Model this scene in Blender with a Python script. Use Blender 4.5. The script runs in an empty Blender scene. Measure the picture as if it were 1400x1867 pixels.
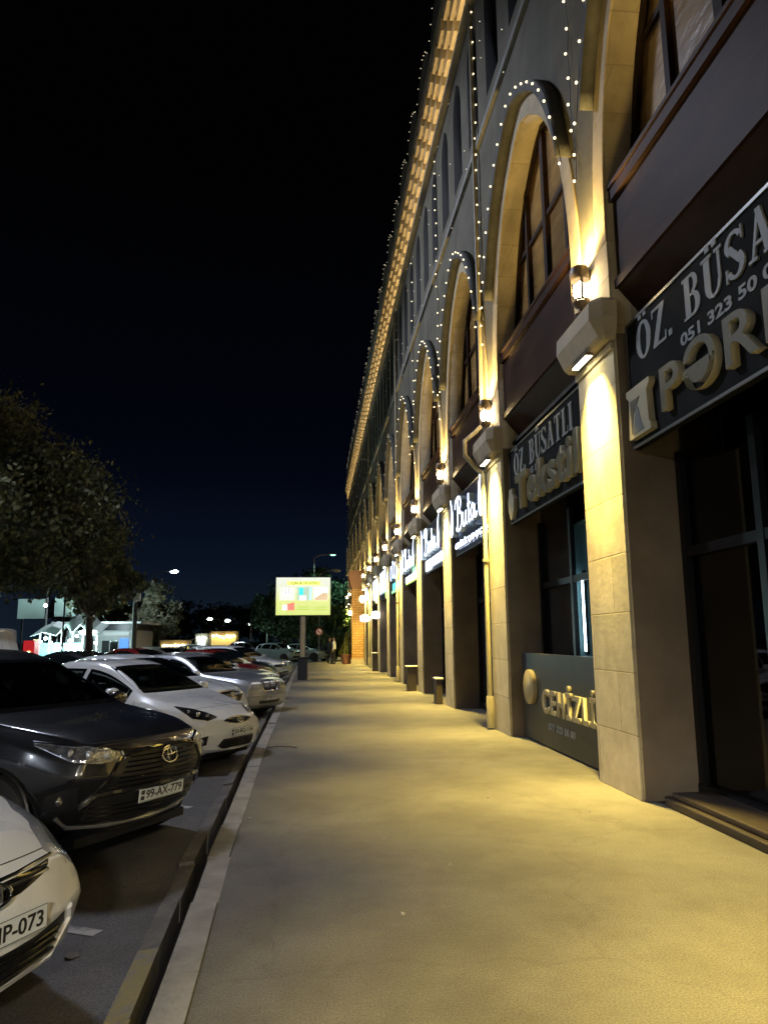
import bpy, bmesh, math, random
import numpy as np
from mathutils import Vector, Matrix
from mathutils.bvhtree import BVHTree
random.seed(7)
R = math.radians
S = bpy.context.scene
COL = S.collection
# ------------------------------------------------------------------ camera
CH = 1.6
_p, _yw, _rl = R(9.75), R(5.35), R(0.45)
_f = Vector((math.sin(_yw)*math.cos(_p), math.cos(_yw)*math.cos(_p), math.sin(_p)))
_r = _f.cross(Vector((0, 0, 1))).normalized(); _u = _r.cross(_f)
_r2 = _r*math.cos(_rl) - _u*math.sin(_rl); _u2 = _r*math.sin(_rl) + _u*math.cos(_rl)
cd = bpy.data.cameras.new('camera'); cam = bpy.data.objects.new('camera', cd); COL.objects.link(cam)
M = Matrix((( _r2.x, _u2.x, -_f.x, 0), (_r2.y, _u2.y, -_f.y, 0), (_r2.z, _u2.z, -_f.z, CH), (0, 0, 0, 1)))
cam.matrix_world = M
cd.sensor_fit = 'VERTICAL'; cd.sensor_height = 24.0; cd.sensor_width = 18.0
cd.lens = 1350.0/1867.0*24.0
cd.clip_start = 0.05; cd.clip_end = 3000
S.camera = cam
# ------------------------------------------------------------------ sky and exposure
W = bpy.data.worlds.new('World'); S.world = W; W.use_nodes = True
nt = W.node_tree; nt.nodes.clear()
out = nt.nodes.new('ShaderNodeOutputWorld'); bg = nt.nodes.new('ShaderNodeBackground')
bg2 = nt.nodes.new('ShaderNodeBackground'); addn = nt.nodes.new('ShaderNodeAddShader')
sky = nt.nodes.new('ShaderNodeTexSky'); sky.sky_type = 'NISHITA'; sky.sun_disc = False
sky.sun_elevation = R(-8); sky.sun_rotation = R(10)
nt.links.new(sky.outputs[0], bg2.inputs[0]); bg2.inputs[1].default_value = 0.02
tc = nt.nodes.new('ShaderNodeTexCoord'); sx = nt.nodes.new('ShaderNodeSeparateXYZ'); rp = nt.nodes.new('ShaderNodeValToRGB')
nt.links.new(tc.outputs['Generated'], sx.inputs[0]); nt.links.new(sx.outputs[2], rp.inputs[0]); nt.links.new(rp.outputs[0], bg.inputs[0])
els = rp.color_ramp.elements
els[0].position = 0.0; els[0].color = (0.0036, 0.0068, 0.0115, 1)
els[1].position = 0.55; els[1].color = (0.0003, 0.0003, 0.0004, 1)
for p_, c_ in ((0.10, (0.0016, 0.0033, 0.0080, 1)), (0.22, (0.0005, 0.0009, 0.0028, 1)), (0.34, (0.0004, 0.0006, 0.0015, 1))):
    e = els.new(p_); e.color = c_
nt.links.new(bg.outputs[0], addn.inputs[0]); nt.links.new(bg2.outputs[0], addn.inputs[1]); nt.links.new(addn.outputs[0], out.inputs[0])
bg.inputs[1].default_value = 1.0
S.view_settings.view_transform = 'Standard'; S.view_settings.look = 'None'
S.view_settings.exposure = 0.8; S.view_settings.gamma = 1.0
S.cycles.use_denoising = True
S.cycles.max_bounces = 5; S.cycles.diffuse_bounces = 3; S.cycles.glossy_bounces = 3; S.cycles.transmission_bounces = 4
S.cycles.sample_clamp_indirect = 4.0
try: S.cycles.use_light_tree = True
except Exception: pass

# ------------------------------------------------------------------ helpers
def tag(o, label=None, cat=None, group=None, kind=None):
    if label: o['label'] = label
    if cat: o['category'] = cat
    if group: o['group'] = group
    if kind: o['kind'] = kind
    return o
def thing(name, label, cat, loc=(0, 0, 0), rz=0, group=None):
    o = bpy.data.objects.new(name, None); COL.objects.link(o); o.empty_display_size = 0.1
    o.location = loc; o.rotation_euler = (0, 0, rz)
    return tag(o, label, cat, group)
class MB:
    def __init__(s): s.v = []; s.f = []; s.m = []; s.mi = 0
    def add(s, vs, fs):
        b = len(s.v); s.v += [tuple(v) for v in vs]; s.f += [tuple(b+i for i in f) for f in fs]; s.m += [s.mi]*len(fs); return s
    def box(s, x0, x1, y0, y1, z0, z1):
        return s.add([(x0,y0,z0),(x1,y0,z0),(x1,y1,z0),(x0,y1,z0),(x0,y0,z1),(x1,y0,z1),(x1,y1,z1),(x0,y1,z1)],
              [(0,3,2,1),(4,5,6,7),(0,1,5,4),(1,2,6,5),(2,3,7,6),(3,0,4,7)])
    def bbox(s, x0, x1, y0, y1, z0, z1, b=0.01):
        # box with chamfered edges: three interlocking rings hull
        vs = []; fs = []
        bm = bmesh.new(); bmesh.ops.create_cube(bm, size=1)
        for v in bm.verts: v.co = Vector(((x0+x1)/2+v.co.x*(x1-x0), (y0+y1)/2+v.co.y*(y1-y0), (z0+z1)/2+v.co.z*(z1-z0)))
        bmesh.ops.bevel(bm, geom=bm.edges[:], offset=b, segments=2, affect='EDGES', profile=0.5)
        bm.verts.index_update(); vs = [tuple(v.co) for v in bm.verts]; fs = [[v.index for v in f.verts] for f in bm.faces]; bm.free()
        return s.add(vs, fs)
    def tube(s, pts, r, n=8, caps=True):
        pts = [Vector(p) for p in pts]; k = len(pts); rs = r if isinstance(r, (list, tuple)) else [r]*k
        t0 = (pts[1]-pts[0]).normalized(); a = t0.orthogonal().normalized(); vs = []
        for i, p in enumerate(pts):
            t = ((pts[min(i+1, k-1)]-p).normalized() + (p-pts[max(i-1, 0)]).normalized())
            t = t.normalized() if t.length > 1e-6 else t0
            a = (a - t*a.dot(t)); a = a.normalized() if a.length > 1e-6 else t.orthogonal().normalized(); b = t.cross(a)
            for j in range(n):
                q = 2*math.pi*j/n; vs.append(p + (a*math.cos(q)+b*math.sin(q))*rs[i])
        fs = [(i*n+j, i*n+(j+1)%n, (i+1)*n+(j+1)%n, (i+1)*n+j) for i in range(k-1) for j in range(n)]
        if caps: fs += [tuple(range(n-1, -1, -1)), tuple((k-1)*n+j for j in range(n))]
        return s.add(vs, fs)
    def cyl(s, a, b, r, n=12): return s.tube([a, b], r, n)
    def lathe(s, prof, c=(0, 0, 0), n=20, axis='z'):
        vs = []
        for (r, h) in prof:
            for j in range(n):
                q = 2*math.pi*j/n; x, y = r*math.cos(q), r*math.sin(q)
                if axis == 'z': vs.append((c[0]+x, c[1]+y, c[2]+h))
                elif axis == 'y': vs.append((c[0]+x, c[1]+h, c[2]-y))
                else: vs.append((c[0]+h, c[1]+x, c[2]+y))
        k = len(prof)
        fs = [(i*n+j, i*n+(j+1)%n, (i+1)*n+(j+1)%n, (i+1)*n+j) for i in range(k-1) for j in range(n)]
        if prof[0][0] > 1e-5: fs.append(tuple(range(n-1, -1, -1)))
        if prof[-1][0] > 1e-5: fs.append(tuple((k-1)*n+j for j in range(n)))
        return s.add(vs, fs)
    def prism(s, poly, fn0, fn1):
        n = len(poly); vs = [fn0(*p) for p in poly] + [fn1(*p) for p in poly]
        return s.add(vs, [tuple(range(n))[::-1], tuple(range(n, 2*n))] + [(i, (i+1)%n, n+(i+1)%n, n+i) for i in range(n)])
    def ball(s, c, r, n=8, m=5, sc=(1, 1, 1)):
        vs = [(c[0], c[1], c[2]-r*sc[2])]; fs = []
        for i in range(1, m):
            a = math.pi*i/m
            for j in range(n):
                q = 2*math.pi*j/n; vs.append((c[0]+r*math.sin(a)*math.cos(q)*sc[0], c[1]+r*math.sin(a)*math.sin(q)*sc[1], c[2]-r*math.cos(a)*sc[2]))
        vs.append((c[0], c[1], c[2]+r*sc[2])); L = len(vs)-1
        for j in range(n): fs.append((0, 1+(j+1)%n, 1+j)); fs.append((L, L-n+j, L-n+(j+1)%n))
        for i in range(m-2):
            for j in range(n): fs.append((1+i*n+j, 1+i*n+(j+1)%n, 1+(i+1)*n+(j+1)%n, 1+(i+1)*n+j))
        return s.add(vs, fs)
    def build(s, name, mats, parent=None, smooth=False, recalc=True, ang=None):
        me = bpy.data.meshes.new(name); me.from_pydata(s.v, [], s.f)
        if not isinstance(mats, (list, tuple)): mats = [mats]
        for m in mats: me.materials.append(m)
        if len(mats) > 1: me.polygons.foreach_set('material_index', s.m)
        if recalc:
            bm = bmesh.new(); bm.from_mesh(me); bmesh.ops.recalc_face_normals(bm, faces=bm.faces); bm.to_mesh(me); bm.free()
        if smooth:
            me.polygons.foreach_set('use_smooth', [True]*len(me.polygons))
            try: me.set_sharp_from_angle(angle=R(ang or 40))
            except Exception: pass
        me.update()
        o = bpy.data.objects.new(name, me); COL.objects.link(o)
        if parent: o.parent = parent
        return o
def copy_tree(o, parent=None):
    c = o.copy(); COL.objects.link(c)
    if parent: c.parent = parent
    for ch in [x for x in KIDS.get(o.name, [])]: copy_tree(ch, c)
    return c
KIDS = {}
def index_kids():
    KIDS.clear()
    for o in bpy.data.objects:
        if o.parent: KIDS.setdefault(o.parent.name, []).append(o)

def mat(name, col, rough=0.6, metal=0.0, col2=None, scale=4.0, bump=0.0, bscale=None, detail=6, emit=None, es=0.0, coat=0.0, spec=None, stretch=None, lo=0.35, hi=0.65, rvar=0.0):
    m = bpy.data.materials.new(name); m.use_nodes = True; n = m.node_tree.nodes; l = m.node_tree.links
    b = n['Principled BSDF']; b.inputs['Base Color'].default_value = (*col, 1); b.inputs['Roughness'].default_value = rough; b.inputs['Metallic'].default_value = metal
    if coat: b.inputs['Coat Weight'].default_value = coat; b.inputs['Coat Roughness'].default_value = 0.04
    if spec is not None: b.inputs['Specular IOR Level'].default_value = spec
    if emit: b.inputs['Emission Color'].default_value = (*emit, 1); b.inputs['Emission Strength'].default_value = es
    if col2 or bump or rvar:
        t = n.new('ShaderNodeTexCoord'); mp = n.new('ShaderNodeMapping'); l.new(t.outputs['Object'], mp.inputs[0])
        if stretch: mp.inputs['Scale'].default_value = stretch
    if col2:
        nz = n.new('ShaderNodeTexNoise'); nz.inputs['Scale'].default_value = scale; nz.inputs['Detail'].default_value = detail; nz.inputs['Roughness'].default_value = 0.6
        l.new(mp.outputs[0], nz.inputs[0]); cr = n.new('ShaderNodeValToRGB'); l.new(nz.outputs['Fac'], cr.inputs[0])
        cr.color_ramp.elements[0].position = lo; cr.color_ramp.elements[1].position = hi
        cr.color_ramp.elements[0].color = (*col, 1); cr.color_ramp.elements[1].color = (*col2, 1); l.new(cr.outputs[0], b.inputs['Base Color'])
    if rvar:
        nr = n.new('ShaderNodeTexNoise'); nr.inputs['Scale'].default_value = 3.0; nr.inputs['Detail'].default_value = 4; l.new(mp.outputs[0], nr.inputs[0])
        mr = n.new('ShaderNodeMapRange'); mr.inputs[3].default_value = max(0, rough-rvar); mr.inputs[4].default_value = rough+rvar; l.new(nr.outputs['Fac'], mr.inputs[0]); l.new(mr.outputs[0], b.inputs['Roughness'])
    if bump:
        nb = n.new('ShaderNodeTexNoise'); nb.inputs['Scale'].default_value = bscale or scale*4; nb.inputs['Detail'].default_value = 6; l.new(mp.outputs[0], nb.inputs[0])
        bp = n.new('ShaderNodeBump'); bp.inputs['Strength'].default_value = bump; bp.inputs['Distance'].default_value = 0.02; l.new(nb.outputs['Fac'], bp.inputs['Height']); l.new(bp.outputs[0], b.inputs['Normal'])
    return m
def emis(name, col, s, sample=True):
    m = bpy.data.materials.new(name); m.use_nodes = True; n = m.node_tree.nodes; b = n['Principled BSDF']
    b.inputs['Base Color'].default_value = (*[min(0.8, c) for c in col], 1); b.inputs['Emission Color'].default_value = (*col, 1); b.inputs['Emission Strength'].default_value = s
    b.inputs['Roughness'].default_value = 0.4
    if not sample:
        try: m.cycles.emission_sampling = 'NONE'
        except Exception: pass
    return m
def stone_mat(name, c1, c2, cm, bw, bh, bump=0.3, axis='front', rough=0.8, mort=0.012, off=0.5):
    # coursed stone: brick texture over (y,z) or (x,z)
    m = bpy.data.materials.new(name); m.use_nodes = True; n = m.node_tree.nodes; l = m.node_tree.links; b = n['Principled BSDF']
    t = n.new('ShaderNodeTexCoord'); sp = n.new('ShaderNodeSeparateXYZ'); cb = n.new('ShaderNodeCombineXYZ'); l.new(t.outputs['Object'], sp.inputs[0])
    ad = n.new('ShaderNodeMath'); ad.operation = 'ADD'; l.new(sp.outputs[0], ad.inputs[0]); l.new(sp.outputs[1], ad.inputs[1])
    l.new(ad.outputs[0], cb.inputs[0]); l.new(sp.outputs[2], cb.inputs[1])
    br = n.new('ShaderNodeTexBrick'); br.inputs['Scale'].default_value = 1.0; br.inputs['Brick Width'].default_value = bw; br.inputs['Row Height'].default_value = bh
    br.inputs['Mortar Size'].default_value = mort; br.inputs['Mortar Smooth'].default_value = 0.3; br.offset = off; br.inputs['Color1'].default_value = (*c1, 1); br.inputs['Color2'].default_value = (*c2, 1); br.inputs['Mortar'].default_value = (*cm, 1)
    l.new(cb.outputs[0], br.inputs[0])
    nz = n.new('ShaderNodeTexNoise'); nz.inputs['Scale'].default_value = 2.2; nz.inputs['Detail'].default_value = 8; nz.inputs['Roughness'].default_value = 0.65; l.new(t.outputs['Object'], nz.inputs[0])
    cr = n.new('ShaderNodeValToRGB'); cr.color_ramp.elements[0].position = 0.3; cr.color_ramp.elements[1].position = 0.7; cr.color_ramp.elements[0].color = (0.72, 0.68, 0.62, 1); cr.color_ramp.elements[1].color = (1.1, 1.08, 1.05, 1); l.new(nz.outputs['Fac'], cr.inputs[0])
    mx = n.new('ShaderNodeMix'); mx.data_type = 'RGBA'; mx.blend_type = 'MULTIPLY'; mx.inputs[0].default_value = 1.0; l.new(br.outputs['Color'], mx.inputs[6]); l.new(cr.outputs[0], mx.inputs[7]); l.new(mx.outputs[2], b.inputs['Base Color'])
    b.inputs['Roughness'].default_value = rough
    nb = n.new('ShaderNodeTexNoise'); nb.inputs['Scale'].default_value = 14; nb.inputs['Detail'].default_value = 6; l.new(t.outputs['Object'], nb.inputs[0])
    mm = n.new('ShaderNodeMath'); mm.operation = 'MULTIPLY_ADD'; l.new(nb.outputs['Fac'], mm.inputs[0]); mm.inputs[1].default_value = 0.35; 
    inv = n.new('ShaderNodeMath'); inv.operation = 'SUBTRACT'; inv.inputs[0].default_value = 1.0; l.new(br.outputs['Fac'], inv.inputs[1]); l.new(inv.outputs[0], mm.inputs[2])
    bp = n.new('ShaderNodeBump'); bp.inputs['Strength'].default_value = bump; bp.inputs['Distance'].default_value = 0.02; l.new(mm.outputs[0], bp.inputs['Height']); l.new(bp.outputs[0], b.inputs['Normal'])
    return m

# materials
PLASTER = mat('grey_plaster', (0.098, 0.090, 0.062), 0.9, col2=(0.165, 0.152, 0.108), scale=0.9, bump=0.25, bscale=9)
STONE = stone_mat('pale_stone', (0.44, 0.40, 0.27), (0.56, 0.50, 0.35), (0.30, 0.26, 0.17), 1.3, 0.62, 0.3, mort=0.008)
STONE2 = stone_mat('arch_stone', (0.46, 0.40, 0.27), (0.54, 0.47, 0.32), (0.40, 0.34, 0.23), 0.9, 0.5, 0.2, mort=0.008)
BRICK = stone_mat('orange_brick', (0.45, 0.26, 0.10), (0.52, 0.32, 0.13), (0.25, 0.15, 0.06), 0.5, 0.16, 0.6, mort=0.02)
WOOD = mat('brown_wood', (0.030, 0.015, 0.010), 0.50, col2=(0.055, 0.027, 0.017), scale=3, bump=0.12, bscale=18, stretch=(1, 0.35, 1), spec=0.08)
WOODFR = mat('dark_wood_frame', (0.016, 0.009, 0.006), 0.6, col2=(0.030, 0.015, 0.01), scale=5, bump=0.08, spec=0.1)
GLASSB = mat('lamplit_glass', (0.24, 0.135, 0.040), 0.24, col2=(0.44, 0.27, 0.095), scale=1.8, bump=0.28, bscale=7, stretch=(1, 0.5, 1.6), coat=0.5)  # warm lamp reflection put into the pane colour
GLASSD = mat('dark_shop_glass', (0.008, 0.009, 0.010), 0.04, col2=(0.014, 0.014, 0.013), scale=2, bump=0.015, bscale=1.5, spec=0.8)
METD = mat('dark_metal_frame', (0.012, 0.012, 0.013), 0.35, metal=0.6, bump=0.03)
BLACKB = mat('black_sign_board', (0.008, 0.0085, 0.008), 0.80, col2=(0.016, 0.016, 0.015), scale=2, bump=0.02, bscale=4, spec=0.06)
CHROME = mat('chrome', (0.62, 0.63, 0.65), 0.10, metal=1.0)
RUB = mat('black_rubber', (0.016, 0.016, 0.017), 0.75, col2=(0.026, 0.026, 0.026), scale=20, bump=0.1)
BULBM = emis('warm_bulb', (1.0, 0.82, 0.48), 1.7, False)
BULBF = emis('warm_bulb_far', (1.0, 0.86, 0.58), 0.6, False)
WIRE = mat('black_wire', (0.01, 0.01, 0.01), 0.6)

def area(name, loc, rot, sx, sy, energy, col, parent=None, spread=None):
    d = bpy.data.lights.new(name, 'AREA'); d.shape = 'RECTANGLE'; d.size = sx; d.size_y = sy; d.energy = energy; d.color = col
    if spread: d.spread = R(spread)
    o = bpy.data.objects.new(name, d); COL.objects.link(o); o.location = loc; o.rotation_euler = rot
    if parent: o.parent = parent
    return o
def spot(name, loc, rot, energy, col, size=90, blend=0.5, rad=0.04, parent=None):
    d = bpy.data.lights.new(name, 'SPOT'); d.energy = energy; d.color = col; d.spot_size = R(size); d.spot_blend = blend; d.shadow_soft_size = rad
    o = bpy.data.objects.new(name, d); COL.objects.link(o); o.location = loc; o.rotation_euler = rot
    if parent: o.parent = parent
    return o
def point(name, loc, energy, col, rad=0.08, parent=None):
    d = bpy.data.lights.new(name, 'POINT'); d.energy = energy; d.color = col; d.shadow_soft_size = rad
    o = bpy.data.objects.new(name, d); COL.objects.link(o); o.location = loc
    if parent: o.parent = parent
    return o
def at(px, py, Y):
    """world point on the vertical plane y=Y seen at photo pixel (px,py)"""
    d = _f + _r2*((px-700)/1350.0) - _u2*((py-933.5)/1350.0); t = Y/d.y
    return Vector((d.x*t, d.y*t, CH+d.z*t))
def text_mesh(name, body, size, depth, m, mtx, parent=None, bold=0.0, bevel=0.0, width=None, height=None, shear=0.0, align='LEFT', sx=1.0, res=3, m2=None, space=1.0):
    c = bpy.data.curves.new('txt', 'FONT'); c.body = body; c.size = size; c.extrude = depth/2; c.offset = bold; c.bevel_depth = bevel; c.bevel_resolution = 1
    c.resolution_u = res; c.shear = shear; c.align_x = align; c.space_character = space
    o = bpy.data.objects.new('txt', c); COL.objects.link(o)
    dg = bpy.context.evaluated_depsgraph_get(); me = bpy.data.meshes.new_from_object(o.evaluated_get(dg)); bpy.data.objects.remove(o)
    co = np.empty(len(me.vertices)*3); me.vertices.foreach_get('co', co); co = co.reshape(-1, 3)
    x0, x1, y0, y1 = co[:, 0].min(), co[:, 0].max(), co[:, 1].min(), co[:, 1].max()
    co[:, 0] -= x0; co[:, 1] -= y0
    if width: co[:, 0] *= width/(x1-x0)
    if height: co[:, 1] *= height/(y1-y0)
    if align == 'CENTER': co[:, 0] -= (width or (x1-x0))/2
    co[:, 2] += depth/2
    me.vertices.foreach_set('co', co.ravel())
    me.transform(mtx); me.materials.clear(); me.materials.append(m)
    if m2:
        me.materials.append(m2); nrm = (mtx.to_3x3() @ Vector((0, 0, 1))).normalized()
        for p in me.polygons: p.material_index = 0 if abs(p.normal.dot(nrm)) > 0.7 else 1
    me.name = name; o = bpy.data.objects.new(name, me); COL.objects.link(o)
    if parent: o.parent = parent
    return o
def wallm(x, y, z):  # text on the facade: reads toward -Y, faces -X
    return Matrix(((0, 0, -1, x), (-1, 0, 0, y), (0, 1, 0, z), (0, 0, 0, 1)))
def facem(x, y, z):  # text facing -Y (toward the camera), reads toward +X
    return Matrix(((1, 0, 0, x), (0, 0, -1, y), (0, 1, 0, z), (0, 0, 0, 1)))

# ------------------------------------------------------------------ ground
DROP = 0.13
KP = [(-14, -0.60), (0, -0.62), (3.5, -0.70), (6, -0.79), (10.6, -0.87), (18, -0.93), (31, -1.03), (52, -1.13), (54.5, -1.13)]
def kx(y): return float(np.interp(y, [p[0] for p in KP], [p[1] for p in KP]))
ASPH = mat('asphalt', (0.046, 0.043, 0.040), 0.72, col2=(0.080, 0.074, 0.069), scale=1.3, bump=0.5, bscale=55, detail=10, rvar=0.12)
PAVE = mat('worn_pavement', (0.098, 0.092, 0.076), 0.80, col2=(0.165, 0.155, 0.128), scale=0.55, bump=0.22, bscale=60, detail=12, lo=0.3, hi=0.72, rvar=0.1)
def speckle(m, sc=160, amt=0.35):
    n = m.node_tree.nodes; l = m.node_tree.links; b = n['Principled BSDF']; src = b.inputs['Base Color'].links[0].from_socket
    t = n.new('ShaderNodeTexCoord'); v = n.new('ShaderNodeTexNoise'); v.inputs['Scale'].default_value = sc; v.inputs['Detail'].default_value = 3; l.new(t.outputs['Object'], v.inputs[0])
    v2 = n.new('ShaderNodeTexNoise'); v2.inputs['Scale'].default_value = 0.9; v2.inputs['Detail'].default_value = 10; v2.inputs['Roughness'].default_value = 0.75; l.new(t.outputs['Object'], v2.inputs[0])
    c = n.new('ShaderNodeValToRGB'); c.color_ramp.elements[0].position = 0.35; c.color_ramp.elements[1].position = 0.65
    c.color_ramp.elements[0].color = (1-amt,)*3+(1,); c.color_ramp.elements[1].color = (1+amt*0.5,)*3+(1,); l.new(v.outputs['Fac'], c.inputs[0])
    c2 = n.new('ShaderNodeValToRGB'); c2.color_ramp.elements[0].position = 0.42; c2.color_ramp.elements[1].position = 0.56
    c2.color_ramp.elements[0].color = (0.80, 0.79, 0.78, 1); c2.color_ramp.elements[1].color = (1, 1, 1, 1); l.new(v2.outputs['Fac'], c2.inputs[0])
    x = n.new('ShaderNodeMix'); x.data_type = 'RGBA'; x.blend_type = 'MULTIPLY'; x.inputs[0].default_value = 1; l.new(src, x.inputs[6]); l.new(c.outputs[0], x.inputs[7])
    x2 = n.new('ShaderNodeMix'); x2.data_type = 'RGBA'; x2.blend_type = 'MULTIPLY'; x2.inputs[0].default_value = 1; l.new(x.outputs[2], x2.inputs[6]); l.new(c2.outputs[0], x2.inputs[7])
    vo = n.new('ShaderNodeTexVoronoi'); vo.feature = 'DISTANCE_TO_EDGE'; vo.inputs['Scale'].default_value = 0.42; ds = n.new('ShaderNodeTexNoise'); ds.inputs['Scale'].default_value = 2.5; ds.inputs['Detail'].default_value = 6; l.new(t.outputs['Object'], ds.inputs[0])
    va = n.new('ShaderNodeVectorMath'); va.operation = 'MULTIPLY_ADD'; l.new(ds.outputs['Color'], va.inputs[0]); va.inputs[1].default_value = (.5, .5, .5); l.new(t.outputs['Object'], va.inputs[2]); l.new(va.outputs[0], vo.inputs[0])
    c3 = n.new('ShaderNodeValToRGB'); c3.color_ramp.elements[0].position = 0.0; c3.color_ramp.elements[0].color = (.55, .55, .55, 1); c3.color_ramp.elements[1].position = 0.012; c3.color_ramp.elements[1].color = (1, 1, 1, 1); l.new(vo.outputs['Distance'], c3.inputs[0])
    x3 = n.new('ShaderNodeMix'); x3.data_type = 'RGBA'; x3.blend_type = 'MULTIPLY'; x3.inputs[0].default_value = .28; l.new(x2.outputs[2], x3.inputs[6]); l.new(c3.outputs[0], x3.inputs[7])
    l.new(x3.outputs[2], b.inputs['Base Color'])
speckle(ASPH, 90, 0.55); speckle(PAVE, 95, 0.36)
EARTH = mat('distant_ground', (0.03, 0.028, 0.024), 0.9, col2=(0.045, 0.042, 0.036), scale=0.05)
o = MB().add([(-900, -900, -0.25), (900, -900, -0.25), (900, 900, -0.25), (-900, 900, -0.25)], [(0, 1, 2, 3)]).build('ground', EARTH); tag(o, kind='structure')
# parking asphalt sheet
m = MB(); n = 60; ys = np.linspace(-14, 54.5, n)
for i in range(n-1):
    a, b = ys[i], ys[i+1]
    m.add([(-60, a, -DROP), (kx(a)-0.20, a, -DROP), (kx(b)-0.20, b, -DROP), (-60, b, -DROP)], [(0, 1, 2, 3)])
m.add([(-60, 54.5, -DROP), (60, 54.5, -DROP), (60, 150, -DROP), (-60, 150, -DROP)], [(0, 1, 2, 3)])
tag(m.build('road', ASPH), kind='structure')
# sidewalk slab
m = MB()
for i in range(n-1):
    a, b = ys[i], ys[i+1]
    m.add([(kx(a)+0.17, a, 0), (4.6, a, 0), (4.6, b, 0), (kx(b)+0.17, b, 0)], [(0, 1, 2, 3)])
m.add([(kx(54.5), 54.5, -0.2), (4.6, 54.5, -0.2), (4.6, 54.5, 0), (kx(54.5), 54.5, 0)], [(0, 1, 2, 3)])
tag(m.build('sidewalk', PAVE), kind='structure')
KERBM = mat('kerb_concrete', (0.19, 0.178, 0.155), 0.85, col2=(0.29, 0.272, 0.24), scale=3.5, bump=0.5, bscale=30)
KERBL = mat('low_kerb_concrete', (0.060, 0.055, 0.048), 0.88, col2=(0.12, 0.110, 0.096), scale=4, bump=0.6, bscale=26)
YEL = mat('worn_yellow_paint', (0.15, 0.135, 0.12), 0.85, col2=(0.20, 0.165, 0.06), scale=6, bump=0.4, bscale=30, lo=0.42, hi=0.55)
m = MB(); y = -13.0; rk = random.Random(3)
while y < 54.4:                      # kerb stones, one metre each with open joints
    L_ = 1.0; a, b = y, y+L_-0.012; j = rk.uniform(-0.006, 0.006); z = 0.006+rk.uniform(-0.006, 0.01)
    m.add([(kx(a)+0.0+j, a, -0.3), (kx(a)+0.165+j, a, -0.3), (kx(b)+0.165+j, b, -0.3), (kx(b)+j, b, -0.3),
           (kx(a)+0.012+j, a, z), (kx(a)+0.17+j, a, z), (kx(b)+0.17+j, b, z), (kx(b)+0.012+j, b, z)],
          [(0,3,2,1),(4,5,6,7),(0,1,5,4),(1,2,6,5),(2,3,7,6),(3,0,4,7)])
    y += L_
tag(m.build('kerb', KERBM), kind='structure')
m = MB(); y = -13.0
while y < 54.4:                      # low strip on the road side of the drain slot
    L_ = 0.8; a, b = y, y+L_-0.004; j = rk.uniform(-0.006, 0.006); z = -0.085+rk.uniform(-0.015, 0.012)
    m.mi = 1 if 2.0 < y < 4.3 else 0
    wl = 0.095
    m.add([(kx(a)-0.11-wl+j, a, -0.3), (kx(a)-0.11+j, a, -0.3), (kx(b)-0.11+j, b, -0.3), (kx(b)-0.11-wl+j, b, -0.3),
           (kx(a)-0.11-wl+j-0.02, a, z-0.015), (kx(a)-0.11+j, a, z), (kx(b)-0.11+j, b, z), (kx(b)-0.11-wl+j-0.02, b, z-0.015)],
          [(0,3,2,1),(4,5,6,7),(0,1,5,4),(1,2,6,5),(2,3,7,6),(3,0,4,7)])
    y += L_
tag(m.build('gutter', [KERBL, YEL]), kind='structure')
o = MB().add([(-1.6, -14, -0.24), (-0.4, -14, -0.24), (-0.4, 54.5, -0.24), (-1.6, 54.5, -0.24)], [(0, 1, 2, 3)]).build('drain_channel', mat('wet_dirt', (0.006, 0.005, 0.005), 0.7, bump=0.4)); tag(o, kind='structure')
# painted bay lines on the parking asphalt (broken, worn)
PAINT = mat('worn_white_paint', (0.10, 0.095, 0.09), 0.8, col2=(0.42, 0.41, 0.39), scale=7, lo=0.40, hi=0.55)
m = MB()
for yy in (4.95, 8.35, 11.7, 15.3, 18.9):
    hx = -1.28; d = Vector((-0.906, 0.423, 0)); nn = Vector((0.423, 0.906, 0))*0.05
    p0 = Vector((hx, yy, -DROP+0.004)); p1 = p0+d*4.8
    m.add([p0-nn, p0+nn, p1+nn, p1-nn], [(0, 1, 2, 3)])
tag(m.build('road_markings', PAINT), kind='structure')
# ------------------------------------------------------------------ the arcaded building
XF = 3.25; TH = 0.70; P = 5.0; PC0 = 7.98; HW = 0.55       # facade plane, wall thickness, bay pitch, pier centre, pier half width
K0, K1 = -3, 12
def pc(k): return PC0+P*k
def bc(k): return pc(k)+P/2                                 # centre of the opening beyond pier k
HALF = P/2-HW
def arch_z(dy, hw=HALF, z0=6.2, h=3.45, peak=0.14):
    t = min(1.0, abs(dy)/hw); return z0+h*math.sqrt(max(0, 1-t*t))+peak*max(0, 1-t/0.35)
def arch_pts(c, hw=HALF, z0=6.2, h=3.45, n=26, peak=0.14, zbot=0.0):
    pts = [(c-hw, zbot)]
    for i in range(n+1):
        a = math.pi*(1-i/n); dy = hw*math.cos(a); t = abs(dy)/hw
        pts.append((c+dy, z0+h*math.sin(a)+peak*max(0, 1-t/0.35)))
    pts.append((c+hw, zbot)); return pts
Y0, Y1 = -11.5, 73.0
bld = thing('arcade_building', 'long stone-fronted building with tall arches lining the right side of the pavement', 'building', (XF, 0, 0))
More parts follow.
